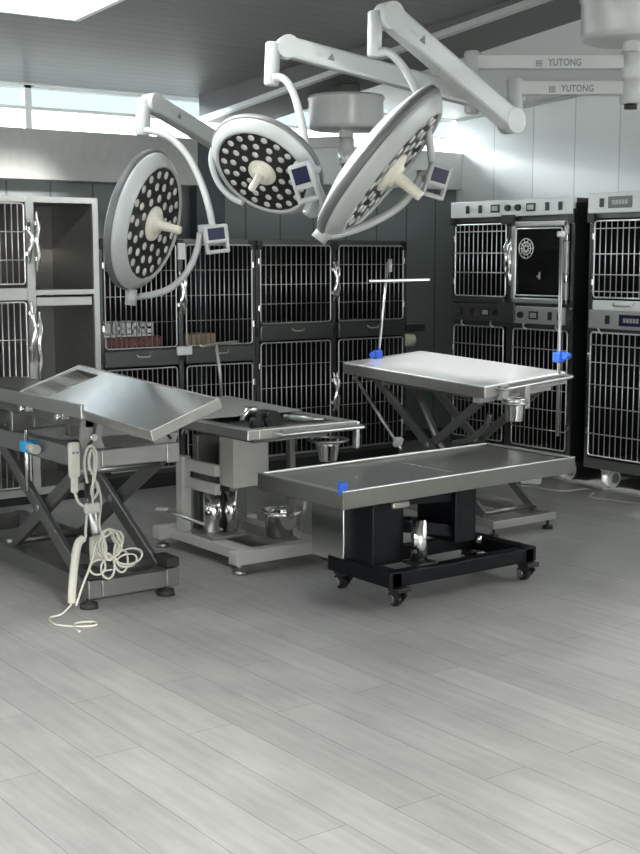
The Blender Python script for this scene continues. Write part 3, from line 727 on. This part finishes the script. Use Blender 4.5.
# slotted tilt quadrants
for x, sg in ((X0 + .05, 1), (X1 - .05, -1)):
    q_ = MB(); y = Y0 + .02
    zt_ = .79
    pts = [(x - .05, y, ZU + .03), (x + .05, y, ZU + .03), (x + .05 - sg * .02, y, (ZU + zt_) / 2), (x + .05, y, zt_), (x - .05, y, zt_), (x - .05 - sg * .012, y, (ZU + zt_) / 2)]
    q_.prism(pts, (0, .012, 0)); qo = q_.build('tilt_quadrant', 'steel_frame', r)
    MB().tube(curve([(x - sg * .03, y - .004, ZU + .065), (x - sg * .005, y - .004, ZU + .1), (x + sg * .005, y - .004, ZU + .16)], 5), .006, 6).build('slot', 'black', qo)
    MB().cyl((x - sg * .01, y - .022, ZU + .1), (x - sg * .01, y, ZU + .1), .014, n=12).build('locking_bolt', 'chrome', qo)
MB().box((X0 + .06, Y0 + .05, .69), (X1 - .06, Y0 + .09, .735), .004).build('tilt_bar', 'steel_dull', r)
for y in (4.95, 5.3): MB().box((X0 + .1, y, .66), (X1 - .1, y + .04, .72), .004).build('under_bearer', 'steel_dull', r)
# actuator with motor
MB().cyl((2.40, 4.80, .24), (2.449, 4.97, .46), .02, n=18).build('actuator', 'steel', r)
MB().cyl((2.375, 4.74, .16), (2.398, 4.79, .25), .034, n=18).build('actuator_motor', 'lamp_cream', r)
# blue clamp on the side of the frame
q = at(30, 446, 5.62)
q = V((X0 - .005, 5.08, .625))
MB().obox(q + V((-.02, 0, -.01)), (.06, .07, .05), None, .01).build('rail_clamp', 'cyan', r)
MB().cyl(q + V((-.03, -.03, -.01)), q + V((-.03, -.1, -.012)), .02, n=14).build('clamp_knob', 'grey_paint', r)
MB().cyl(q + V((-.03, .0, -.2)), q + V((-.03, .0, .06)), .009, n=10).build('clamp_rod', 'chrome', r)
# hand remote hanging on the end bar
rem = thing('hand_remote', 'off-white hand remote hanging on the end of the scissor lift table', 'remote control', (2.22, 4.56, .45))
hp = V((2.192, 4.563, .625))
MB().obox(hp, (.046, .026, .14), None, .01).obox(hp + V((0, 0, -.095)), (.03, .022, .07), None, .009).build('handset', 'cable', rem)
for k in range(2): MB().cyl(hp + V((-.008 + .016 * k, -.012, .03)), hp + V((-.008 + .016 * k, -.017, .03)), .005, n=8).build('button', 'ink', rem)
MB().obox((2.26, 4.555, .43), (.068, .03, .045), None, .014).build('plug', 'cable', rem)
loop = [(2.246, 4.56, .53), (2.232, 4.555, .6), (2.24, 4.55, .66), (2.262, 4.55, .675), (2.283, 4.55, .64), (2.272, 4.545, .56), (2.255, 4.545, .5), (2.268, 4.55, .47), (2.282, 4.545, .51), (2.25, 4.55, .6), (2.258, 4.545, .66), (2.272, 4.545, .63), (2.262, 4.545, .53), (2.262, 4.55, .45)]
MB().tube(curve(loop, 6), .0055, 7).build('cord', 'cable', rem)
MB().tube(curve([hp + V((0, 0, -.125)), (2.205, 4.56, .46), (2.225, 4.557, .44)], 5), .006, 7).build('cord', 'cable', rem)
MB().tube(curve([(2.24, 4.557, .41), (2.235, 4.56, .36), (2.235, 4.567, .31)], 5), .0055, 7).build('cord', 'cable', rem)
# sleeve, coil and floor cord
cd = MB().tube(curve([(2.23, 4.575, .31), (2.205, 4.572, .29), (2.19, 4.57, .23), (2.175, 4.57, .12), (2.172, 4.57, .06)], 6), .0165, 10)
tag(cd.build('conduit_sleeve', 'cable'), 'thick off-white sleeve hanging from the cord plug of the scissor lift table', 'cable sleeve')
coil = MB(); cc = V((2.335, 4.567, .265))
pts = []
for k in range(170):
    a = k * .36; rr = .048 + .012 * sin(k * .9)
    pts.append(cc + V((rr * cos(a) * .85 + .01 * sin(k * .21), .012 * sin(k * .5) - .01, rr * 1.1 * sin(a) + .01)))
coil.tube(pts, .0046, 6)
for cx, cz, rx, rz in ((-.055, -.075, .035, .03), (-.01, -.085, .03, .042), (.05, -.065, .03, .045), (.085, -.05, .06, .032), (.075, -.065, .045, .026)):
    coil.tube(curve([cc + V((cx + rx * cos(a), .004 * cos(2 * a) - .012, cz + rz * sin(a))) for a in [2 * pi * k / 8 for k in range(8)]], 4, True), .0045, 6, closed=True)
coil.tube(curve([cc + V((-.06, -.01, .02)), (2.25, 4.56, .2), (2.21, 4.555, .12), (2.18, 4.55, .05)], 6), .005, 6)
coil.tube(curve([cc + V((-.03, -.01, .05)), (2.29, 4.555, .36), (2.30, 4.555, .46), (2.285, 4.555, .53)], 6), .005, 6)
tag(coil.build('cable_coil', 'cable'), 'coil of thin off-white cable tied at the end of the scissor lift table', 'cable')
fc = MB().tube(curve([(2.172, 4.57, .055), (2.14, 4.6, .012), (2.09, 4.6, .006), (2.07, 4.5, .006), (2.13, 4.42, .006), (2.19, 4.4, .006), (2.2, 4.45, .006), (2.14, 4.47, .006), (2.11, 4.42, .006), (2.1, 4.36, .006)], 6), .0045, 6)
tag(fc.build('loose_cable', 'cable'), 'loop of thin off-white cable on the floor below the scissor lift table', 'cable')

# ------------------------------------------------------------------ second table: pedestal with tray top and buckets
r = thing('pedestal_table', 'grey pedestal treatment table with a framed steel tray top and a black clamp on it', 'treatment table', (3.37, 5.2, 0))
X0, X1, Y0, Y1 = 3.05, 3.62, 4.74, 5.5
b = MB()
for y in (Y0 + .035, Y1 - .035): b.box((X0, y - .035, .045), (X1, y + .035, .105), .005)
for x in (X0 + .1, X1 - .1): b.box((x - .045, Y0 + .07, .05), (x + .04, Y1 - .07, .1), .005)
b.build('base_frame', 'grey_paint', r)
for x in (X0 + .035, X1 - .035):
    for y in (Y0 + .035, Y1 - .035): MB().lathe([(.01, .05), (.01, .022), (.03, .018), (.032, 0), (.001, 0)], 16, M.Translation((x, y, 0))).build('foot', 'steel', r)
MB().box((3.105, 5.30, .1), (3.155, 5.36, .465), .004).build('rear_post', 'grey_paint', r)
for z0, z1 in ((.40, .455), (.315, .365)): MB().box((3.12, 5.03, z0), (3.15, 5.31, z1), .003).build('cross_bar', 'grey_paint', r)
MB().box((3.165, 4.94, .355), (3.36, 5.06, .59), .004).build('lift_column', 'grey_paint', r)
MB().box((3.31, 5.2, .1), (3.36, 5.3, .5), .003).build('column_leg', 'steel_frame', r)
MB().box((3.49, 4.95, .1), (3.52, 4.99, .6), .003).build('column_leg', 'steel_frame', r)
MB().box((3.2, 5.31, .1), (3.48, 5.36, .56), .003).build('rear_plate', 'steel_dull', r)
MB().cyl((3.195, 5.17, .1), (3.195, 5.17, .31), .045, n=24).build('cylinder_cover', 'chrome', r)
MB().cyl((3.27, 5.13, .1), (3.27, 5.13, .31), .032, n=24).build('cylinder_cover', 'chrome', r)
MB().obox((3.225, 5.14, .106), (.22, .2, .012), None, .003).build('cylinder_plate', 'steel_mid', r)
pd = MB().tube([(3.03, 5.34, .21), (3.12, 5.24, .165), (3.215, 5.12, .125)], .008, 8)
pd.build('pedal_lever', 'steel', r); MB().obox((3.022, 5.35, .213), (.03, .06, .014), M.Rotation(.6, 3, 'Z'), .004).build('pedal', 'grey_paint', r)
# tray top: frame, sunk floor, lift-out plate
tx0, tx1, ty0, ty1, tz = 3.06, 3.665, 4.66, 5.76, .66
f = MB()
for x in (tx0 + .03, tx1 - .03): f.box((x - .03, ty0, tz - .045), (x + .03, ty1, tz), .004)
for y in (ty0 + .03, ty1 - .03): f.box((tx0 + .06, y - .03, tz - .045), (tx1 - .06, y + .03, tz), .004)
f.build('top_frame', 'steel_mid', r)
MB().box((tx0 + .05, ty0 + .05, tz - .035), (tx1 - .05, ty1 - .05, tz - .022)).build('tray_floor', 'steel_top', r)
MB().box((tx0 + .1, ty0 + .1, tz - .075), (tx1 - .1, ty1 - .1, tz - .04)).build('under_bearer', 'steel_dull', r)
MB().obox((3.36, 5.43, tz + .012), (.6, .66, .006), M.Rotation(radians(1.2), 3, 'X'), .002).build('lift_out_plate', 'sheet', r)
# handle rails under the end and side
MB().tube(curve([(3.2, ty0, tz - .025), (3.21, ty0 - .05, tz - .025), (3.3, ty0 - .055, tz - .025), (3.6, ty0 - .055, tz - .025), (3.66, ty0 - .05, tz - .025), (3.665, ty0, tz - .025)], 5), .008, 8).build('handle_rail', 'steel', r)
MB().tube(curve([(3.675, 4.72, tz - .03), (3.72, 4.73, tz - .03), (3.73, 4.8, tz - .03), (3.73, 5.3, tz - .03), (3.72, 5.38, tz - .03), (3.675, 5.39, tz - .03)], 5), .008, 8).build('handle_rail', 'steel', r)
MB().box((3.655, 4.655, tz - .13), (3.675, 4.69, tz - .005), .004).build('corner_drop', 'steel', r)
def bucket(name, label, c, r1, r0, h, group=None, m='chrome'):
    rt = thing(name, label, 'bucket', c, 0, group); x, y, z = c
    MB().lathe([(.001, z), (r0 * .95, z), (r0, z + .008), (r1 * .97, z + h * .85), (r1, z + h * .9), (r1, z + h), (r1 * .95, z + h), (r1 * .92, z + h * .85), (r0 * .93, z + .012), (.001, z + .012)], 36, M.Translation((x, y, 0))).build('bowl', m, rt)
    MB().tube([V((x + (r1 + .003) * cos(a), y + (r1 + .003) * sin(a), z + h)) for a in [2 * pi * k / 32 for k in range(32)]], .005, 6, closed=True).build('rim', 'chrome', rt)
    return rt
bk = bucket('bucket', 'polished steel bucket standing on the base of the pedestal table', (3.43, 4.93, .1), .092, .075, .125)
MB().tube(curve([(3.515, 4.90, .2), (3.535, 4.895, .23), (3.537, 4.895, .3), (3.535, 4.89, .35)], 4), .012, 8).build('hanger', 'steel', bk)
bk = bucket('bucket', 'small steel bowl hung in a ring under the right corner of the pedestal table', (3.60, 4.80, .46), .055, .042, .085)
MB().tube([V((3.60 + .092 * cos(a), 4.8 + .092 * sin(a), .56)) for a in [2 * pi * k / 32 for k in range(32)]], .007, 6, closed=True).build('hanger_ring', 'steel', bk)
for a in (.3, 2.4, 4.5): MB().tube([(3.60 + .09 * cos(a), 4.8 + .09 * sin(a), .56), (3.60 + .05 * cos(a), 4.8 + .05 * sin(a), .54)], .005, 6).build('ring_strut', 'steel', bk)
MB().cyl((3.60, 4.892, .555), (3.60, 4.892, .615), .022, n=16).build('hanger', 'steel', bk)
# T bar on a pole at the back of this table
tb = thing('grooming_pole', 'thin steel pole with a T-shaped top bar behind the tilted steel top', 'grooming pole', (3.60, 5.74, .66))
zt = .955
MB().tube([(3.605, 5.735, .662), (3.6, 5.74, .8), (3.585, 5.75, zt)], .009, 10).build('pole', 'steel_mid', tb)
bp = [at(171, 337, 6.92), at(196, 336, 6.92), at(240, 330, 6.92)]
pz = V((3.585, 5.75, zt))
MB().bar(pz - V((.13, .06, 0)), pz + V((.2, .12, .0)), .022, .014, .004).build('top_bar', 'steel_mid', tb)
MB().obox((3.605, 5.735, .665), (.05, .05, .03), None, .006).build('pole_foot', 'black', tb)
# black clamp and steel tube on the tray
cl = thing('table_clamp', 'small black clamp with round knobs lying on the pedestal table tray', 'clamp', (3.27, 4.87, .63))
cz = tz - .022
MB().obox((3.285, 4.9, cz + .045), (.13, .06, .055), M.Rotation(.35, 3, 'Z'), .012).build('clamp_body', 'black', cl)
MB().cyl((3.225, 4.82, cz + .024), (3.225, 4.86, cz + .022), .03, n=16).build('knob', 'black', cl)
MB().cyl((3.335, 4.86, cz + .03), (3.335, 4.9, cz + .03), .042, n=16).build('knob', 'black', cl)
MB().cyl((3.295, 4.83, cz + .022), (3.295, 4.86, cz + .022), .022, n=16).build('knob', 'black', cl)
MB().tube([(3.27, 4.9, cz + .075), (3.225, 4.91, cz + .08), (3.19, 4.9, cz + .03)], .016, 10).build('screw', 'chrome', cl)
tag(MB().cyl((3.475, 4.98, cz + .018), (3.58, 4.8, cz + .018), .016, n=16).build('steel_tube', 'steel'), 'short bright steel tube lying beside the black clamp on the tray', 'tube')

# ------------------------------------------------------------------ black lift table in front
r = thing('lift_table', 'black-framed lift table on casters with a low long stainless steel top', 'operating table', (3.68, 4.15, 0))
BR = M.Rotation(radians(3.4), 3, 'Z') @ M.Rotation(radians(.7), 3, 'X')
BC = V((3.685, 4.225, .505)); bl, bw = 1.395, .545
def B(x, y, z): return BC + BR @ V((x, y, z))
t = MB()
t.obox(B(0, 0, -.012), (bl - .02, bw - .02, .01), BR)
for (cx, cy, sx, sy) in ((-bl / 2 + .005, 0, .01, bw), (bl / 2 - .005, 0, .01, bw), (0, -bw / 2 + .005, bl, .01), (0, bw / 2 - .005, bl, .01)): t.obox(B(cx, cy, -.032), (sx, sy, .072), BR, .003)
tp = t.build('table_top', 'steel_top', r)
e = MB()
for (cx, cy, sx, sy) in ((-bl / 2 + .009, 0, .018, bw), (bl / 2 - .009, 0, .018, bw), (0, -bw / 2 + .009, bl, .018), (0, bw / 2 - .009, bl, .018)): e.obox(B(cx, cy, .001), (sx, sy, .01), BR, .003)
e.build('raised_rim', 'steel', tp)
s_ = MB()
for k in range(20): s_.obox(B(.0, -bw / 2 + .1 + k * .018, -.005), (.01, .01, .003), BR)
s_.build('drain_holes', 'panel_grey', tp)
b = MB()
for y in (3.945, 4.30): b.box((3.26, y - .03, .085), (4.06, y + .03, .145), .004)
b.box((3.245, 3.915, .085), (3.31, 4.33, .15), .004); b.box((4.01, 3.915, .085), (4.075, 4.33, .15), .004)
b.build('base_frame', 'black_paint', r)
MB().box((3.265, 4.05, .145), (3.43, 4.29, .47), .004).build('lift_column', 'black_paint', r)
MB().box((3.248, 4.225, .13), (3.265, 4.45, .47), .003).build('column_cover', 'mirror', r)
MB().box((3.70, 4.03, .19), (3.82, 4.28, .44), .004).build('sliding_column', 'black_paint', r)
for (pa, pb) in (((3.4, 4.08, .3), (3.76, 4.08, .23)), ((3.4, 4.08, .41), (3.76, 4.08, .39))):
    MB().bar(pa, pb, .05, .05, .004).build('lift_arm', 'black_paint', r)
MB().bar((3.4, 4.24, .3), (3.76, 4.24, .23), .05, .05, .004).build('lift_arm', 'black_paint', r)
u = MB()
for y in (4.06, 4.30): u.box((3.3, y - .02, .425), (4.28, y + .02, .452), .003)
u.box((3.3, 4.02, .43), (3.4, 4.36, .45)).box((4.2, 4.02, .43), (4.28, 4.36, .45))
u.build('under_frame', 'black_paint', r)
MB().cyl((3.47, 4.0, .145), (3.47, 4.0, .33), .034, n=24).build('actuator_sleeve', 'chrome', r)
MB().obox((3.47, 3.99, .15), (.11, .1, .012), None, .003).build('actuator_plate', 'black', r)
MB().obox((3.36, 3.99, .405), (.09, .02, .03), None, .01).build('end_bracket', 'steel_mid', r)
for q in ((3.83, 4.02, .18), (4.35, 4.12, .432)): MB().cyl(q, (q[0], q[1], q[2] + .03), .012, n=12).build('stud', 'chrome', r)
for x, y in ((3.30, 3.92), (3.30, 4.28), (4.03, 3.92), (4.03, 4.28)):
    caster(r, x, y, .088, .033, 'caster', 'black', False, .022)
for o in [o for o in r.children if o.name.startswith('caster')]:
    for ch in o.children:
        if ch.name.startswith('hub'): ch.data.materials[0] = MT['chrome']
p = B(-bl / 2 + .015, -bw / 2 + .02, .0)
cl = thing('corner_clip', 'blue plastic clip on the near corner of the long steel table top', 'clip', p)
MB().obox(p + V((0, 0, .012)), (.032, .03, .055), None, .006).build('clip_body', 'blue', cl)
MB().cyl(p + V((-.02, -.006, .01)), p + V((-.012, -.004, .01)), .009, n=12).build('clip_knob', 'blue', cl)

# ------------------------------------------------------------------ white topped table behind, with grooming arms
r = thing('white_topped_table', 'tall scissor-legged grooming table with a tilted white top', 'grooming table', (4.72, 5.2, 0))
WR = M.Rotation(radians(-1), 3, 'Z') @ M.Rotation(radians(2.1), 3, 'X') @ M.Rotation(radians(-4.5), 3, 'Y')
WC = V((4.723, 5.207, .818)); wl, ww = 1.17, .568
def Wt(x, y, z): return WC + WR @ V((x, y, z))
tp = MB().obox(Wt(0, 0, -.008), (ww - .006, wl - .006, .016), WR, .004).build('table_top', 'white_top', r)
e = MB()
for (cx, cy, sx, sy) in ((-ww / 2 + .004, 0, .012, wl), (ww / 2 - .004, 0, .012, wl), (0, -wl / 2 + .004, ww, .012), (0, wl / 2 - .004, ww, .012)): e.obox(Wt(cx, cy, -.034), (sx, sy, .058), WR, .003)
e.build('top_skirt', 'steel_mid', r)
MB().tube(curve([Wt(-.2, -wl / 2, -.02), Wt(-.19, -wl / 2 - .05, -.02), Wt(-.1, -wl / 2 - .055, -.02), Wt(.22, -wl / 2 - .055, -.02), Wt(.28, -wl / 2 - .045, -.02), Wt(.285, -wl / 2, -.02)], 5), .009, 8).build('handle_rail', 'steel', r)
MB().obox(Wt(0, -wl / 2 + .1, -.075), (.5, .05, .05), WR, .003).build('under_bearer', 'grey_paint', r)
MB().obox(Wt(0, .3, -.075), (.5, .05, .05), WR, .003).build('under_bearer', 'steel_dull', r)
for x in (-.2, .2): MB().obox(Wt(x, .05, -.075), (.03, .9, .04), WR, .003).build('under_bearer', 'steel_dull', r)
X0, X1, Y0, Y1 = 4.5, 4.95, 4.62, 5.75
b = MB()
for x in (X0 + .025, X1 - .025): b.box((x - .02, Y0 + .05, .05), (x + .02, Y1, .09), .003)
for y in (Y0 + .025, Y1 - .025): b.box((X0, y - .025, .05), (X1, y + .025, .09), .003)
b.build('base_frame', 'steel_mid', r)
for x in (X0 + .03, X1 - .03):
    for y in (Y0 + .03, Y1 - .03): MB().lathe([(.008, .05), (.008, .02), (.024, .016), (.028, 0), (.001, 0)], 16, M.Translation((x, y, 0))).build('foot', 'rubber', r)
for x in (X0 + .05, X1 - .05):
    for (ya, yb, dx) in ((4.72, 5.6, -.014), (5.6, 4.72, .014)):
        MB().bar((x + dx, ya, .1), (x + dx, yb, .73), .022, .045, .003).build('scissor_leg', 'steel_dull', r)
    MB().cyl((x - .03, 5.16, .415), (x + .03, 5.16, .415), .014, n=12).build('pivot_pin', 'steel', r)
for y, z in ((4.74, .11), (5.58, .11), (4.74, .71), (5.58, .71)): MB().cyl((X0 + .03, y, z), (X1 - .03, y, z), .014, n=12).build('cross_shaft', 'steel_dull', r)
MB().cyl((4.56, 4.95, .2), (4.6, 5.35, .72), .02, n=14).build('actuator', 'steel_dull', r)
rp = [at(379, 374, 6.95), at(416, 444, 6.8)]
MB().cyl((4.46, 5.7, .74), (4.45, 5.28, .38), .009, n=10).build('stay_rod', 'steel', r)
MB().obox((4.452, 5.31, .42), (.05, .03, .05), M.Rotation(.5, 3, 'X'), .006).build('rod_clip', 'white_plastic', r)
MB().tube(curve([(4.56, 4.72, .62), (4.56, 4.75, .56), (4.56, 4.85, .48), (4.57, 5.0, .44)], 6), .014, 10).build('bent_link', 'steel_dull', r)
# hung bucket at the near end
hb = bucket('bucket', 'ribbed steel cup hung under the near end of the white topped table', (4.57, 4.56, .60), .055, .045, .11)
MB().box((4.53, 4.60, .70), (4.57, 4.64, .775), .003).build('hanger', 'grey_paint', hb)
MB().box((4.645, 4.56, .655), (4.68, 4.60, .765), .003).build('hanger', 'steel_mid', hb)
MB().tube([V((4.57 + .06 * cos(a), 4.56 + .06 * sin(a), .69)) for a in [2 * pi * k / 28 for k in range(28)]], .006, 6, closed=True).build('hanger_ring', 'steel', hb)
# left-hand grooming post (rises from the far long edge)
gp = thing('grooming_pole', 'grooming pole with a flat cross bar at the far end of the white table', 'grooming pole', Wt(-.06, wl / 2 - .03, 0))
b0 = Wt(-.06, wl / 2 - .03, -.03); b1 = V((b0.x + .01, b0.y, 1.27))
D = .595 * b0.x + .804 * b0.y
MB().cyl(b0, at(388, 262, D), .009, n=10).build('pole', 'steel', gp)
MB().obox(b0 + V((0, 0, .045)), (.05, .04, .06), None, .008).build('pole_clamp', 'blue', gp)
MB().cyl(b0 + V((-.05, -.01, .05)), b0 + V((-.02, 0, .05)), .018, n=12).build('clamp_knob', 'blue', gp)
MB().bar(at(369, 281, D), at(430, 279.5, D), .04, .016, .004).build('cross_bar', 'steel', gp)
MB().cyl(at(390, 272, D), at(390, 259, D), .013, n=10).build('slide_knob', 'panel_grey', gp)
# right-hand grooming post (clamped to the near right corner)
q0 = Wt(ww / 2 - .01, -wl / 2 - .02, 0); D = .595 * q0.x + .804 * q0.y
pa, pb = at(557.5, 436, D), at(561.5, 236, D)
gp = thing('grooming_pole', 'tall thin grooming pole with a blue clamp at the near corner of the white table', 'grooming pole', pa)
MB().cyl(pa, pb, .0095, n=10).build('pole', 'steel_mid', gp)
MB().obox(at(561, 234, D), (.035, .03, .03), None, .006).build('pole_head', 'steel', gp)
MB().obox(at(559, 357, D), (.05, .045, .055), None, .008).build('pole_clamp', 'blue', gp)
MB().cyl(at(564, 356, D - .03), at(569, 356, D), .018, n=12).build('clamp_knob', 'blue', gp)

# ------------------------------------------------------------------ cables and adapter on the floor
def fl(x, y, z=0.0):
    r_, d = ray(x, y); t = (z - EYE) / r_.z; return V((r_.x * t, r_.y * t, z))
tag(MB().tube(curve([fl(x, y, .006) for x, y in ((492, 483), (512, 487), (527, 486), (560, 491), (585, 489), (594, 492), (590, 497), (610, 500), (645, 505), (690, 512))], 6), .006, 6).build('floor_cable', 'cable'), 'thin white power cord running across the floor in front of the kennel casters', 'cable')
p = fl(531, 484)
ad = MB().obox(p + V((0, 0, .03)), (.07, .12, .055), M.Rotation(.5, 3, 'Z'), .008).obox(p + V((.03, .05, .075)), (.06, .1, .035), M.Rotation(.4, 3, 'Z'), .008)
tag(ad.build('power_adapter', 'white_plastic'), 'white power adapter on the floor beyond the long black-framed table', 'adapter')

# ------------------------------------------------------------------ light
w = bpy.data.worlds.new('overcast_sky'); SC.world = w; w.use_nodes = True
bg = w.node_tree.nodes['Background']; bg.inputs[0].default_value = (.93, .97, 1.0, 1); bg.inputs[1].default_value = 4.0
def portal(name, loc, rot, sx, sy):
    l = bpy.data.lights.new(name, 'AREA'); l.shape = 'RECTANGLE'; l.size = sx; l.size_y = sy; l.cycles.is_portal = True
    o = bpy.data.objects.new(name, l); COL.objects.link(o); o.location = loc; o.rotation_euler = rot; return o
portal('front_window_portal', ((OX0 + OX1) / 2, FW - .12, OZ / 2), (pi / 2, 0, 0), OX1 - OX0, OZ)
portal('left_window_portal', (LW - .12, (LY0 + LY1) / 2, (LZ0 + LZ1) / 2), (0, -pi / 2, 0), LZ1 - LZ0, LY1 - LY0)
portal('roof_window_portal', ((RX0 + RX1) / 2, (RY0 + RY1) / 2, CZ(1.7) + .22), (0, 0, 0), RX1 - RX0, RY1 - RY0)  # portal of the added right-hand roof light
portal('back_window_portal', ((LW + RW) / 2, BW + .12, 2.32), (-pi / 2, 0, 0), RW - LW, .3)
portal('roof_window_portal', ((SKX0 + SKX1) / 2, (SKY0 + SKY1) / 2, CZ(5.3) + .2), (0, 0, 0), SKX1 - SKX0, SKY1 - SKY0)
sun = bpy.data.lights.new('hazy_sun', 'SUN'); sun.energy = 9.5; sun.angle = radians(7); sun.color = (1, .98, .94)
so = bpy.data.objects.new('hazy_sun', sun); COL.objects.link(so)
el_ = atan(.375)
d = V((.296 * cos(el_), .955 * cos(el_), -sin(el_))); so.rotation_euler = d.to_track_quat('-Z', 'Y').to_euler(); so.location = (2, -6, 4)

sun3 = bpy.data.lights.new('table_fill_sun', 'SUN'); sun3.energy = 5.2; sun3.angle = radians(5); sun3.color = (1, .99, .96)  # extra sun added to brighten the white table through the roof light
so3 = bpy.data.objects.new('table_fill_sun', sun3); COL.objects.link(so3); so3.location = (-6, 4, 8)
d = V((2.28, .12, -1.77)); so3.rotation_euler = d.to_track_quat('-Z', 'Y').to_euler()
# wide sun lamp added behind the strip window to brighten the right wall
sun2 = bpy.data.lights.new('right_wall_fill', 'SUN'); sun2.energy = 26; sun2.angle = radians(36); sun2.color = (.93, .98, 1)
so2 = bpy.data.objects.new('right_wall_fill', sun2); COL.objects.link(so2); so2.location = (0, 14, 6)
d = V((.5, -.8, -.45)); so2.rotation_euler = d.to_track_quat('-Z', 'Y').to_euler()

SC.view_settings.view_transform = 'Standard'; SC.view_settings.look = 'None'; SC.view_settings.gamma = 1
SC.view_settings.use_curve_mapping = False
SC.view_settings.exposure = 0.3
SC.cycles.max_bounces = 8; SC.cycles.diffuse_bounces = 5; SC.cycles.transparent_max_bounces = 12
SC.cycles.use_denoising = True
